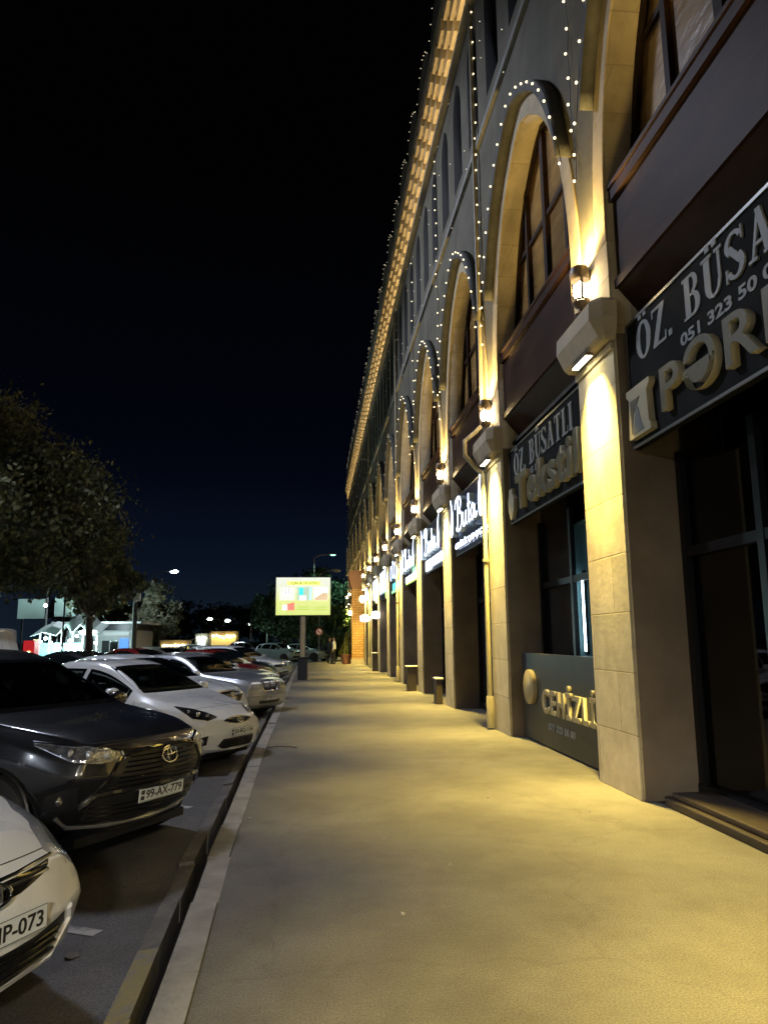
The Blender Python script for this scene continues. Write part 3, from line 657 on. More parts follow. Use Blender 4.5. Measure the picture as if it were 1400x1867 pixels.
m = MB(); m.prism([(0.10, 0.04), (0.36, 0.04), (0.30, 0.14), (0.25, 0.30), (0.20, 0.33), (0.17, 0.2)], lambda a, b: (-0.075, 7.30-a-3.60, b+0.08), lambda a, b: (-0.071, 7.30-a-3.60, b+0.08)); m.build('logo_drape', mat('grey_print', (0.12, 0.13, 0.12), 0.6), s1)
m = MB(); m.prism([(0.07, 0.40), (0.30, 0.40), (0.14, 0.25), (0.08, 0.05)], lambda a, b: (-0.074, 7.30-a-3.60, b+0.08), lambda a, b: (-0.071, 7.30-a-3.60, b+0.08)); m.build('logo_curtain', GOLD, s1)
# second: textile shop
s2 = board('shop_sign', 'black sign reading ÖZ. BÜSATLI above raised gold Tekstil letters between the first two piers', 8.60, 12.36, 3.52, 4.80, SX, trim=GREYM, group='shop signs over the arcade bays')
serif_text('lettering', 'ÖZ. BÜSATLI', 2.95, 0.38, 0.004, SER, W2L(s2, wallm(SX-0.001, 12.05, 4.30)), s2)
text_mesh('phone_number', '055 645 18 48', 0.2, 0.006, SER, W2L(s2, wallm(SX-0.001, 11.60, 4.14)), s2, width=1.15, height=0.11, bold=0.006)
text_mesh('raised_lettering', 'Tekstil', 0.6, 0.08, GOLD, W2L(s2, wallm(SX-0.002, 11.75, 3.66)), s2, width=2.95, height=0.58, bold=0.010, bevel=0.008, m2=GOLDS, res=6, space=1.12)
m = MB(); m.prism([(0.10, 0.0), (0.24, 0.0), (0.27, 0.08), (0.34, 0.14), (0.36, 0.34), (0.28, 0.42), (0.26, 0.52), (0.08, 0.52), (0.06, 0.42), (0, 0.34), (0.0, 0.16), (0.08, 0.08)], lambda a, b: (-0.06, 12.30-a-8.60, b+0.06), lambda a, b: (-0.001, 12.30-a-8.60, b+0.06)); m.build('logo_bottle', GOLDS, s2)
# small LED spot at the far end of the second sign
# dowry panel under the shop window
s3 = thing('low_sign', 'dark low panel reading CEHİZLİK in raised gold letters under the open doorway', 'sign', (3.44, 8.56, 0.02))
MB().bbox(0, 0.10, 0, 3.74, 0, 1.34, 0.01).build('board', mat('charcoal_panel', (0.012, 0.014, 0.016), 0.5, col2=(0.020, 0.023, 0.025), scale=3), s3)
text_mesh('raised_lettering', 'CEHİZLİK', 0.5, 0.04, mat('brass_letter', (0.26, 0.22, 0.12), 0.5), W2L(s3, wallm(3.437, 11.15, 0.50)), s3, width=2.55, height=0.46, bold=0.010, bevel=0.004, m2=GOLDS, res=5, space=1.22)
text_mesh('phone_number', '077 323 50 00', 0.2, 0.006, SER, W2L(s3, wallm(3.437, 11.0, 0.27)), s3, width=1.15, height=0.10, bold=0.005)
MB().lathe([(0.27, 0.0), (0.27, -0.06), (0.25, -0.075), (0.0, -0.075)], c=(-0.002, 11.78-8.56, 0.82), n=32, axis='x').build('logo_disc', mat('gold_disc', (0.30, 0.25, 0.13), 0.4), s3, smooth=True)
# glowing script signs
NEON = emis('white_neon_face', (0.66, 0.74, 1.0), 2.4); SIDE = mat('pale_letter_side', (0.42, 0.50, 0.50), 0.5); NAVY = mat('navy_sign_board', (0.016, 0.022, 0.050), 0.28)
def spl(pts, n=8):
    out = []; P_ = [Vector(p+(0,)) for p in pts]
    for i in range(len(P_)-1):
        a, b, c_, d = P_[max(i-1, 0)], P_[i], P_[i+1], P_[min(i+2, len(P_)-1)]
        for j in range(n):
            t = j/n; out.append(0.5*((2*b)+(c_-a)*t+(2*a-5*b+4*c_-d)*t*t+(3*b-a-3*c_+d)*t**3))
    out.append(P_[-1]); return out
def ribbon(m, pts, w, x0, x1, oy, oz, sy, sz):
    ps = spl(pts); n = len(ps); Lp = []; Rp = []
    for i, p in enumerate(ps):
        t = (ps[min(i+1, n-1)]-ps[max(i-1, 0)]).normalized(); nn = Vector((-t.y, t.x, 0)); ww = w*(0.7+0.5*abs(t.y))
        Lp.append(p+nn*ww/2); Rp.append(p-nn*ww/2)
    f = lambda p, x: (x, oy-p.x*sy, oz+p.y*sz)
    vs = []; fs = []; mi = []
    for i in range(n): vs += [f(Lp[i], x0), f(Rp[i], x0), f(Lp[i], x1), f(Rp[i], x1)]
    for i in range(n-1):
        a = i*4; b = a+4
        m.mi = 0; m.add([vs[a], vs[a+1], vs[b+1], vs[b]], [(0, 1, 2, 3)])
        m.mi = 1; m.add([vs[a], vs[b], vs[b+2], vs[a+2]], [(0, 1, 2, 3)]); m.add([vs[a+1], vs[a+3], vs[b+3], vs[b+1]], [(0, 1, 2, 3)])
SCRIPT = [  # "Buta"
  [(0.18, 0.02), (0.30, 0.10), (0.36, 0.5), (0.38, 0.95)],
  [(0.05, 0.72), (0.14, 0.95), (0.42, 1.02), (0.66, 0.88), (0.60, 0.64), (0.38, 0.55), (0.66, 0.50), (0.78, 0.28), (0.62, 0.04), (0.34, 0.0), (0.18, 0.14)],
  [(0.86, 0.40), (0.90, 0.38), (0.90, 0.12), (1.00, 0.02), (1.14, 0.14), (1.20, 0.40), (1.20, 0.10), (1.30, 0.03)],
  [(1.48, 0.85), (1.46, 0.30), (1.50, 0.05), (1.62, 0.05)], [(1.36, 0.52), (1.62, 0.55)],
  [(1.98, 0.36), (1.84, 0.44), (1.70, 0.28), (1.76, 0.05), (1.92, 0.10), (2.02, 0.38), (2.02, 0.10), (2.14, 0.04), (2.24, 0.14)]]
BUTA = [(0.0, 0.0), (0.16, 0.05), (0.26, 0.20), (0.30, 0.42), (0.24, 0.66), (0.10, 0.88), (-0.04, 1.02), (-0.14, 1.0), (-0.06, 0.84), (-0.04, 0.66), (-0.10, 0.46), (-0.20, 0.26), (-0.18, 0.10), (-0.10, 0.02)]
def paisley(m, yc, z0, sy, sz, x0, x1, flip=1):
    pts = [p for p in spl([(a*flip, b) for a, b in BUTA]+[(BUTA[0][0]*flip, BUTA[0][1])], 4)][:-1]
    n = len(pts); a = [(x0, yc-p.x*sy, z0+p.y*sz) for p in pts]; b = [(x1, q[1], q[2]) for q in a]
    m.mi = 0; m.add(a, [tuple(range(n))]); m.mi = 1
    m.add(a+b, [(i, (i+1) % n, n+(i+1) % n, n+i) for i in range(n)])
signs = [(1, 'dark blue sign with glowing white script Buta and the line CEHİZLİK QAB QACAQ', 'script'), (2, 'second glowing Buta script sign along the arcade with a white strip and purple square below', 'script2'),
         (3, 'third glowing Buta script sign along the arcade with a green and white strip below', 'script3'), (4, 'glowing sign of white rings over a teal and green band on the sixth bay', 'rings'),
         (5, 'glowing sign of tall white strokes with a yellow green corner on the seventh bay', 'strokes'), (6, 'white lightbox sign over the eighth bay of the arcade', 'box'), (7, 'small dark sign with white script at the far end of the arcade', 'script4')]
WB = emis('white_lightbox', (0.80, 0.88, 1.0), 2.4); GB = emis('green_lightbox', (0.25, 0.75, 0.30), 1.4); PB = emis('purple_lightbox', (0.35, 0.06, 0.35), 1.0); YB = emis('yellow_green_lightbox', (0.55, 0.85, 0.15), 1.4); TB = emis('teal_lightbox', (0.10, 0.55, 0.60), 1.2)
for k, lab, kind in signs:
    ya, yb = pc(k)+HW+0.04, pc(k+1)-HW-0.04; z0, z1 = 3.52, 4.92
    t = board('shop_sign', lab, ya, yb, z0, z1, SX, matb=NAVY, trim=GREYM, group='shop signs over the arcade bays')
    Y = yb-ya; m = MB()
    if kind.startswith('script'):
        ribs = MB()
        for s_ in SCRIPT: ribbon(m, s_, 0.095, -0.16, -0.03, Y-0.72, 0.48, 1.05, 0.74)
        m.build('script_lettering', [NEON, SIDE], t)
        for j, (yc, fl) in enumerate(((Y-0.34, 1), (0.36, -1))):
            m2 = MB(); paisley(m2, yc, 0.42, 0.75 if j else 0.8, 0.88, -0.17, -0.03, fl); m2.build('paisley_emblem', [NEON, SIDE], t, recalc=True)
        if kind == 'script':
            text_mesh('lower_lettering', 'CEHİZLİK QAB QACAQ', 0.25, 0.05, NEON, Matrix(((0, 0, -1, -0.016), (-1, 0, 0, Y-0.2), (0, 1, 0, 0.12), (0, 0, 0, 1))), t, width=3.35, height=0.20, bold=0.012, m2=SIDE)
        elif kind == 'script2':
            MB().box(-0.03, -0.016, 0.55, 2.5, 0.14, 0.38).build('lightbox_strip', WB, t); MB().box(-0.03, -0.016, 2.65, Y-0.2, 0.08, 0.38).build('lightbox_strip', WB, t); MB().box(-0.03, -0.016, 0.12, 0.5, 0.20, 0.45).build('purple_square', PB, t)
        elif kind == 'script3':
            MB().box(-0.03, -0.016, 0.6, Y-0.2, 0.10, 0.30).build('lightbox_strip', WB, t); MB().box(-0.03, -0.016, 0.1, 1.7, 0.31, 0.46).build('green_strip', GB, t); MB().box(-0.03, -0.016, 0.3, Y-0.3, 0.035, 0.09).build('yellow_strip', YB, t)
    elif kind == 'rings':
        for (a, b_, r_) in ((3.1, 0.85, 0.30), (2.3, 0.95, 0.34), (1.5, 0.85, 0.32), (0.7, 0.8, 0.36)):
            ribbon(m, [(r_*math.cos(q*0.7), r_*math.sin(q*0.7)) for q in range(10)], 0.08, -0.12, -0.03, a, b_, 1, 1)
        m.build('ring_lettering', [NEON, SIDE], t)
        MB().box(-0.03, -0.016, 0.9, Y-0.5, 0.16, 0.42).build('teal_strip', TB, t); MB().box(-0.03, -0.016, 0.1, Y-0.1, 0.035, 0.13).build('green_strip', GB, t)
    elif kind == 'strokes':
        for a in (0.5, 1.1, 1.7, 2.3, 2.9, 3.4): ribbon(m, [(0, 0.05), (0.10, 0.4), (-0.06, 0.8), (0.04, 1.1)], 0.16, -0.12, -0.03, a, 0.2, 1, 1)
        m.build('stroke_lettering', [NEON, SIDE], t); MB().box(-0.03, -0.016, 0.1, 1.6, 0.035, 0.25).build('yellow_strip', YB, t)
    elif kind == 'box':
        MB().box(-0.05, -0.016, 0.15, Y-0.15, 0.25, 1.3).build('lightbox_face', WB, t)
# projecting oval blade signs near the far end
for (yy, x0, x1, z0, z1, lab) in ((43.6, 2.65, 3.24, 2.62, 3.0, 'white glowing oval blade sign sticking out at the far end of the arcade'), (37.2, 2.85, 3.24, 2.62, 2.98, 'small glowing blade sign in white and green in front of the far lightbox')):
    t = thing('blade_sign', lab, 'sign', (3.24, yy, z0), 0)
    w, h = x1-x0, z1-z0; m = MB(); poly = []
    for q in range(24):
        a = 2*math.pi*q/24; poly.append((-w/2+(w/2)*math.copysign(abs(math.cos(a))**0.6, math.cos(a)), h/2+(h/2)*math.copysign(abs(math.sin(a))**0.6, math.sin(a))))
    m.prism(poly, lambda a, b: (a-0.02, -0.06, b), lambda a, b: (a-0.02, 0.06, b)); m.build('lightbox', emis('blade_glow', (0.85, 0.92, 1.0), 5.0), t)
    if yy < 40: MB().box(-0.30, -0.05, -0.066, -0.062, 0.06, 0.16).build('green_band', GB, t)
# brick gate pillar at the far end, with brown cap
t = thing('brick_pillar', 'orange lit brick pillar with brown cap at the far end of the arcade', 'pillar', (2.85, 50.2, 0))
MB().box(-0.40, 0.38, -0.8, 0.8, 0, 4.9).build('shaft', BRICK, t)
m = MB(); m.prism([(-0.40, 4.9), (0.38, 4.9), (0.38, 6.15), (-0.55, 6.15), (-0.62, 5.7), (-0.5, 5.2)], lambda a, b: (a, -0.85, b), lambda a, b: (a, 0.85, b)); m.build('cap', mat('brown_cap', (0.24, 0.13, 0.08), 0.8), t)
MB().box(-0.46, 0.38, -0.86, 0.86, 0, 0.35).build('plinth', CAPM, t)
for (xx, zz) in ((-0.52, 3.3),):
    tl = thing('gate_lantern', 'small warm lantern on the left side of the orange brick pillar', 'wall lantern', (2.85+xx, 49.6, zz)); MB().lathe([(0.03, -0.12), (0.10, -0.06), (0.11, 0.12), (0.03, 0.18)], n=12).build('lamp_glass', LENS, tl, smooth=True); MB().cyl((0, 0, 0), (0.12, 0, 0), 0.015, 6).build('bracket', METD, tl)
    point('lantern_light', (-0.12, -0.25, 0), 14, WARM, 0.08, tl)
tl = thing('gate_lantern', 'bright warm lantern above the pavement beside the brick pillar', 'wall lantern', (3.0, 47.2, 4.1)); MB().lathe([(0.04, -0.2), (0.15, -0.1), (0.16, 0.12), (0.04, 0.24)], n=12).build('lamp_glass', LENS, tl, smooth=True); MB().cyl((0, 0, 0), (0.22, 0, 0), 0.02, 6).build('bracket', METD, tl)
point('lantern_light', (-0.35, 0.0, -0.1), 60, WARM, 0.1, tl)
# ------------------------------------------------------------------ cars
def paint(name, col, metal=0.0, rough=0.28, flake=False):
    return mat(name, col, rough, metal, coat=1.0, rvar=0.05)
PW = paint('white_car_paint', (0.80, 0.81, 0.80)); PB_ = paint('dark_grey_car_paint', (0.011, 0.0115, 0.013), 0.0, 0.26); PS = paint('silver_car_paint', (0.42, 0.43, 0.45), 0.55, 0.32)
PBG = paint('beige_car_paint', (0.34, 0.33, 0.29)); PR = paint('dark_red_car_paint', (0.20, 0.012, 0.012)); PY = paint('yellow_lit_car_paint', (0.60, 0.60, 0.42)); PT = paint('teal_lit_car_paint', (0.28, 0.38, 0.38))  # yellow and teal lamplight put into the last two paint colours
PK = paint('black_car_paint', (0.008, 0.008, 0.009))
CGL = mat('car_glass', (0.006, 0.008, 0.008), 0.03, spec=0.9); BPL = mat('black_car_plastic', (0.012, 0.012, 0.013), 0.45, bump=0.05, bscale=60); GPL = mat('gloss_black_plastic', (0.008, 0.008, 0.009), 0.12)
LMPI = mat('headlamp_interior', (0.20, 0.21, 0.23), 0.12, metal=0.85, col2=(0.70, 0.72, 0.76), scale=16, bump=0.5, bscale=22, coat=1.0); LMPD = mat('dark_headlamp', (0.02, 0.02, 0.022), 0.12, coat=1.0); AMB = mat('amber_lens', (0.55, 0.22, 0.03), 0.15, coat=1.0)
LMPC = mat('clear_lamp_lens', (0.55, 0.57, 0.62), 0.12, metal=0.6, coat=1.0, bump=0.2, bscale=60, stretch=(1, 4, 1)); SEAM = mat('panel_gap', (0.004, 0.004, 0.004), 0.8); PLATE = mat('plate_white', (0.66, 0.70, 0.70), 0.4); PTXT = mat('plate_text', (0.01, 0.01, 0.01), 0.5)
RIM = mat('alloy_rim', (0.40, 0.41, 0.42), 0.3, metal=0.9); TAIL = mat('red_lens', (0.30, 0.01, 0.01), 0.15, coat=1.0)
def pchip(pts):
    xs = np.array([p[0] for p in pts], float); ys = np.array([p[1] for p in pts], float)
    if xs[0] > xs[-1]: xs, ys = xs[::-1], ys[::-1]
    h = np.diff(xs); d = np.diff(ys)/h; m = np.zeros(len(xs)); m[0], m[-1] = d[0], d[-1]
    for i in range(1, len(xs)-1):
        if d[i-1]*d[i] > 0: w1, w2 = 2*h[i]+h[i-1], h[i]+2*h[i-1]; m[i] = (w1+w2)/(w1/d[i-1]+w2/d[i])
    def f(x):
        x = min(max(x, xs[0]), xs[-1]); i = min(int(np.searchsorted(xs, x, 'right'))-1, len(xs)-2); i = max(i, 0); t = (x-xs[i])/h[i]
        return float((2*t**3-3*t*t+1)*ys[i]+(t**3-2*t*t+t)*h[i]*m[i]+(-2*t**3+3*t*t)*ys[i+1]+(t**3-t*t)*h[i]*m[i+1])
    return f
def sstep(a, b, x): t = min(1, max(0, (x-a)/(b-a))); return t*t*(3-2*t)
class Car:
    def __init__(s, P, root, paintm):
        s.see = P.get('see', False); s.inner = []; s.P = P; s.root = root; s.pm = paintm; L = P['L']; s.L = L
        s.zt, s.w, s.zb = pchip(P['zt']), pchip(P['w']), pchip(P['zb']); s.wr, s.belt = pchip(P['wr']), pchip(P['belt'])
        s.wm = max(p[1] for p in P['w'])
        xs = sorted(set([0, -.008, -.02, -.04, -.07, -.11, -.16, -.22]+[-.3-i*(L-.6)/P.get('n', 54) for i in range(P.get('n', 54)+1)]+[-L+q for q in (0, .008, .02, .04, .07, .11, .16, .22)]), reverse=True)
        rings = []
        caps = [0.0, 0.2, 0.4, 0.58, 0.74, 0.87, 0.95]
        r0 = s.ring(0)
        zc0 = sum(p[1] for p in r0)/len(r0)
        for c in caps: rings.append([(0.0, y*c, zc0+(z-zc0)*c) for y, z in r0])
        for x in xs: rings.append([(x, y, z) for y, z in s.ring(x)])
        r1 = s.ring(-L); zc1 = sum(p[1] for p in r1)/len(r1)
        for c in caps[::-1]: rings.append([(-L, y*c, zc1+(z-zc1)*c) for y, z in r1])
        n = len(rings[0]); vs = [s.disp(*p) for r in rings for p in r]
        fs = [(i*n+j, i*n+(j+1) % n, (i+1)*n+(j+1) % n, (i+1)*n+j) for i in range(len(rings)-1) for j in range(n)]
        m = MB(); m.add(vs, fs); o = m.build('body', [paintm, BPL], root, recalc=False)
        bm = bmesh.new(); bm.from_mesh(o.data); bmesh.ops.remove_doubles(bm, verts=bm.verts, dist=1e-5); bmesh.ops.recalc_face_normals(bm, faces=bm.faces); bm.to_mesh(o.data)
        s.bvh = BVHTree.FromBMesh(bm); bm.free(); s.body = o
    def ring(s, x):
        w, zb, zt, wr = s.w(x), s.zb(x), s.zt(x), s.wr(x); be = min(s.belt(x), zt-0.045); k = min(1, max(0.15, (zt-be)/0.42)); hh = be-zb
        cr = s.P.get('crease', 0.55)
        P = [(0, zb), (.55*w, zb), (.90*w, zb+.015), (.965*w, zb+.09*min(1, hh/.5)), (w*.992, zb+hh*.35), (w, zb+hh*cr), (.985*w, zb+hh*.85), (.945*w, be),
             (.945*w*(1-.5)+wr*.5+0.02*k, be+(zt-.075*k-be)*.5), (wr, zt-.075*k-.004), (wr-.07*k-.02, zt-.022*k-.002), (.5*wr, zt-.004), (0, zt)]
        out = []
        N = len(P)
        for i in range(N-1):
            a, b, c, d = P[max(i-1, 0)], P[i], P[i+1], P[min(i+2, N-1)]
            if i == 0: a = (-P[1][0], P[1][1])
            if i == N-2: d = (-P[N-2][0], P[N-2][1])
            for j in range(4):
                t = j/4; tn = 0.5
                q = []
                for e in (0, 1):
                    m0 = (c[e]-a[e])*0.5*tn*1.2; m1 = (d[e]-b[e])*0.5*tn*1.2
                    q.append((2*t**3-3*t*t+1)*b[e]+(t**3-2*t*t+t)*m0+(-2*t**3+3*t*t)*c[e]+(t**3-t*t)*m1)
                out.append(tuple(q))
        out.append(P[-1])
        left = [(-y, z) for y, z in out[1:-1]][::-1]
        return out+left
    def disp(s, x, y, z):
        P = s.P; t = abs(y)/s.wm
        g = 1-sstep(.5, 2.4, -x); B = P.get('bow', .2)*(0.25+0.75*(1-sstep(.1, 1.1, -x)))
        dx = -B*(t**2.2)*g
        gr = 1-sstep(.1, 1.4, x+s.L); dx += P.get('rbow', .14)*(t**2.2)*gr
        nz = P.get('nz', .5); fv = 1-sstep(0.0, .35, -x)
        if z > nz: dx -= P.get('nu', .25)*((z-nz))*fv
        else: dx -= P.get('nl', .25)*((nz-z))*fv
        fr = 1-sstep(0.0, .4, x+s.L); dx += (P.get('ru', .3)*max(0, z-.6)+P.get('rl', .2)*max(0, .6-z))*fr
        return (x+dx, y, z)
    def cast(s, u, v, ang):
        a = R(ang); d = Vector((-math.cos(a), -math.sin(a), 0)); e = Vector((-math.sin(a), math.cos(a), 0)); cen = Vector((-s.L/2, 0, 0)) if abs(abs(ang)-90) < 1 else (Vector((-s.L, 0, 0)) if abs(ang) > 120 else Vector((0, 0, 0)))
        if abs(abs(ang)-90) < 1: cen = Vector((0, 0, 0))
        o = cen - d*6 + e*u + Vector((0, 0, v)); h = s.bvh.ray_cast(o, d, 14)
        if h[0] is None: h = s.bvh.find_nearest(cen - d*1.0 + e*u + Vector((0, 0, v)))
        nrm = h[1]
        if nrm.dot(d) > 0: nrm = -nrm
        return h[0], nrm
    def patch(s, name, top, bot, ang, m, off=0.004, N=18, Mr=7, parent=None, mirror=False, seethru=False):
        """ruled patch between two polylines (u,v), projected on the body along angle ang"""
        def rs(pl, t):
            Ls = [0]
            for a, b in zip(pl, pl[1:]): Ls.append(Ls[-1]+math.dist(a, b))
            q = t*Ls[-1]
            for i in range(len(pl)-1):
                if q <= Ls[i+1]+1e-9: f = (q-Ls[i])/max(1e-9, Ls[i+1]-Ls[i]); return (pl[i][0]+(pl[i+1][0]-pl[i][0])*f, pl[i][1]+(pl[i+1][1]-pl[i][1])*f)
            return pl[-1]
        vs = []
        for i in range(N+1):
            a, b = rs(top, i/N), rs(bot, i/N)
            for j in range(Mr+1):
                f = j/Mr; p, n = s.cast(a[0]+(b[0]-a[0])*f, a[1]+(b[1]-a[1])*f, ang); e = off if (0 < i < N and 0 < j < Mr) else 0.0015
                vs.append(p+n*e)
        K = Mr+1
        if seethru:
            inn = [(i, j) for i in range(N) for j in range(Mr) if .06 < (i+.5)/N < .94 and .12 < (j+.5)/Mr < .88]
            bm_ = bmesh.new(); bv = [bm_.verts.new(v) for v in vs]
            for i, j in inn: bm_.faces.new((bv[i*K+j], bv[(i+1)*K+j], bv[(i+1)*K+j+1], bv[i*K+j+1]))
            s.inner.append(BVHTree.FromBMesh(bm_)); 
            if mirror:
                for v in bm_.verts: v.co.y *= -1
                s.inner.append(BVHTree.FromBMesh(bm_))
            bm_.free()
            for sg in ((1, -1) if mirror else (1,)):
                mb = MB(); mb.add([(v.x, v.y*sg, v.z) for v in vs], [])
                for i in range(N):
                    for j in range(Mr):
                        mb.mi = 0 if (i in (0, N-1) or j in (0, Mr-1)) else 1; mb.f.append((i*K+j, (i+1)*K+j, (i+1)*K+j+1, i*K+j+1)); mb.m.append(mb.mi)
                mb.build(name, [GPL, CGT], parent or s.root, smooth=True, ang=60)
            return
        fs = [(i*K+j, (i+1)*K+j, (i+1)*K+j+1, i*K+j+1) for i in range(N) for j in range(Mr)]
        mb = MB(); mb.add(vs, fs); o = mb.build(name, m, parent or s.root, smooth=True, ang=60)
        if mirror:
            m2 = MB(); m2.add([(v.x, -v.y, v.z) for v in vs], [f[::-1] for f in fs]); m2.build(name, m, parent or s.root, smooth=True, ang=60)
        return o
    def trim(s, name, pts, ang, r, m, mirror=False, off=0.0, parent=None, n=6, into=None):
        ps = [s.cast(u, v, ang) for u, v in pts]; ps = [p+nn*off for p, nn in ps]
        mb = into or MB(); mb.tube(ps, r, n)
        if mirror: mb.tube([Vector((p.x, -p.y, p.z)) for p in ps], r, n)
        if into is None: return mb.build(name, m, parent or s.root, smooth=True)
    def line(s, a, b, n=8): return [(a[0]+(b[0]-a[0])*i/n, a[1]+(b[1]-a[1])*i/n) for i in range(n+1)]
    def glass(s):
        P = s.P; xc, xr = P['cowl'], P['wtop']; g = []
        zc, zr = s.zt(xc)+.015, s.zt(xr)-.015; wc, wr_ = s.wr(xc)-.02, s.wr(xr)-.05
        s.patch('windscreen', [(-wr_, zr-.02), (-wr_/2, zr-.003), (0, zr), (wr_/2, zr-.003), (wr_, zr-.02)], [(-wc, zc-.0), (-wc/2, zc-.0), (0, zc-.0), (wc/2, zc-.0), (wc, zc-.0)], 0, CGL, N=22, Mr=14, seethru=s.see)
        xb, xd = P['rtop'], P['rbot']; zr2, zd = s.zt(xb)-.03, s.zt(xd)+.02; w1, w2 = s.wr(xb)-.06, s.wr(xd)-.04
        s.patch('rear_window', [(-w1, zr2-.02), (0, zr2), (w1, zr2-.02)], [(-w2, zd), (0, zd), (w2, zd)], 180, CGL, seethru=s.see)
        # side windows, front to back
        top = lambda x: s.zt(x)-.075*min(1, (s.zt(x)-s.belt(x))/.42)-.045
        bt = lambda x: s.belt(x)+.025
        xs = P['side']   # x limits list
        for (xa, xz) in xs:
            n = 10; T = []; B = []
            for i in range(n+1):
                x = xa+(xz-xa)*i/n; T.append((x, max(top(x), bt(x)+.004))); B.append((x, bt(x)))
            # at ang 90 u = -x
            s.patch('side_window', [(-a, b) for a, b in T], [(-a, b) for a, b in B], 90, CGL, mirror=True, N=16, Mr=9, seethru=s.see)
    def wheels(s):
        P = s.P; r = P.get('wheel', .31); mats = [RUB, RIM]
        cut = MB()
        cuts = []
        for x in (P['fa'], P['ra']):
            w = s.w(x)
            for sg in (1, -1):
                y = sg*(w-.115)
                m = MB(); m.mi = 0
                m.lathe([(r*.66, -.10), (r*.9, -.105), (r*.985, -.085), (r, -.05), (r, .05), (r*.985, .085), (r*.9, .105), (r*.66, .10)], c=(0, 0, 0), n=32, axis='y')
                o = m.build('wheel', RUB, s.root, smooth=True); o.location = (x, y, r)
                m = MB(); yo = .085*sg
                m.lathe([(r*.67, -.09), (r*.67, .09)], n=28, axis='y')
                m.lathe([(0, yo*.8), (r*.12, yo*.85), (r*.13, yo*.6)], n=16, axis='y')
                for q in range(5):
                    for dd in (-.12, .12):
                        a = 2*math.pi*q/5+dd; b = 2*math.pi*q/5+dd*1.6
                        m.tube([(r*.08*math.cos(a), yo*.75, r*.08*math.sin(a)), (r*.64*math.cos(b), yo*.9, r*.64*math.sin(b))], .016, 6)
                m.lathe([(0, yo*.2), (r*.6, yo*.2)], n=20, axis='y')
                rm = m.build('rim', RIM, o, smooth=True, recalc=True)
                cuts.append((x, sg))
        bmc = MB()
        for x, sg in cuts:
            w = s.w(x); bmc.lathe([(r+.055, (w-.34)*sg), (r+.055, (w+.25)*sg)], c=(x, 0, r+.01), n=28, axis='y')
        c = bmc.build('cutter', BPL)
        md = s.body.modifiers.new('b', 'BOOLEAN'); md.operation = 'DIFFERENCE'; md.object = c; md.solver = 'EXACT'
        try: md.material_mode = 'TRANSFER'
        except Exception: pass
        dg = bpy.context.evaluated_depsgraph_get(); me = bpy.data.meshes.new_from_object(s.body.evaluated_get(dg))
        if len(me.polygons) > 500:
            s.body.modifiers.clear(); s.body.data = me
        else: s.body.modifiers.clear()
        bpy.data.objects.remove(c)
        me = s.body.data
        me.polygons.foreach_set('use_smooth', [True]*len(me.polygons))
        try: me.set_sharp_from_angle(angle=R(35))
        except Exception: pass
    def mirrors(s, m=None):
        x = s.P['mirx']; z = s.belt(x)+.10; w = s.w(x)
        for sg in (1, -1):
            mb = MB(); mb.ball((x, sg*(w+.10), z), .10, 14, 9, (.75, 1.15, .78)); o = mb.build('mirror', m or s.pm, s.root, smooth=True)
            MB().tube([(x+.01, sg*(w-.05), z-.07), (x, sg*(w+.05), z-.04)], .022, 6).build('mirror_stalk', BPL, o)
            MB().lathe([(0, -.001), (.075, -.001)], c=(x-.078, sg*(w+.10), z), n=16, axis='x').build('mirror_glass', CHROME, o)
    def seams(s):
        P = s.P; mb = MB()
        for x in P['doors']:
            zt_ = s.belt(x)+.01
            s.trim('', [(-x, zt_-(zt_-s.zb(x)-.16)*i/10) for i in range(11)], 90, .0035, SEAM, mirror=True, into=mb, n=4)
        x0, x1 = P['doors'][0], P['doors'][-1]
        s.trim('', [(-(x0+(x1-x0)*i/24), s.zb(x0)+.15) for i in range(25)], 90, .0035, SEAM, mirror=True, into=mb, n=4)
        mb.build('panel_gaps', SEAM, s.root)
        mb = MB()
        for x in P['doors'][1:]:
            s.trim('', [(-(x+.20-.14*i/4), s.belt(x)-.11) for i in range(5)], 90, .011, s.pm, mirror=True, into=mb, off=.012)
        mb.build('door_handles', s.pm, s.root, smooth=True)
    def plate(s, z, txt, tilt=0, w=.52, full=True, size=.112):
        p, n = s.cast(0, z, 0); x = p.x+.014
        t = MB(); t.bbox(-.008, 0, -w/2, w/2, -size/2, size/2, .003); o = t.build('number_plate', PLATE, s.root); o.location = (x, 0, z); o.rotation_euler = (0, R(tilt), 0)
        if full:
            mt = Matrix(((0, 0, 1, .0005), (1, 0, 0, -w/2+.075), (0, 1, 0, -.034), (0, 0, 0, 1)))
            text_mesh('plate_lettering', txt, .1, .002, PTXT, mt, o, width=w-.10, height=.068, bold=.0015)
            mb = MB(); mb.box(.0003, .001, -w/2+.018, -w/2+.058, .004, .036); mb.box(.0003, .001, -w/2+.018, -w/2+.058, -.038, -.006); mb.box(.0003, .001, -w/2+.005, w/2-.005, size/2-.008, size/2-.005); mb.box(.0003, .001, -w/2+.005, w/2-.005, -size/2+.005, -size/2+.008); mb.build('plate_border', PTXT, o)
        return x
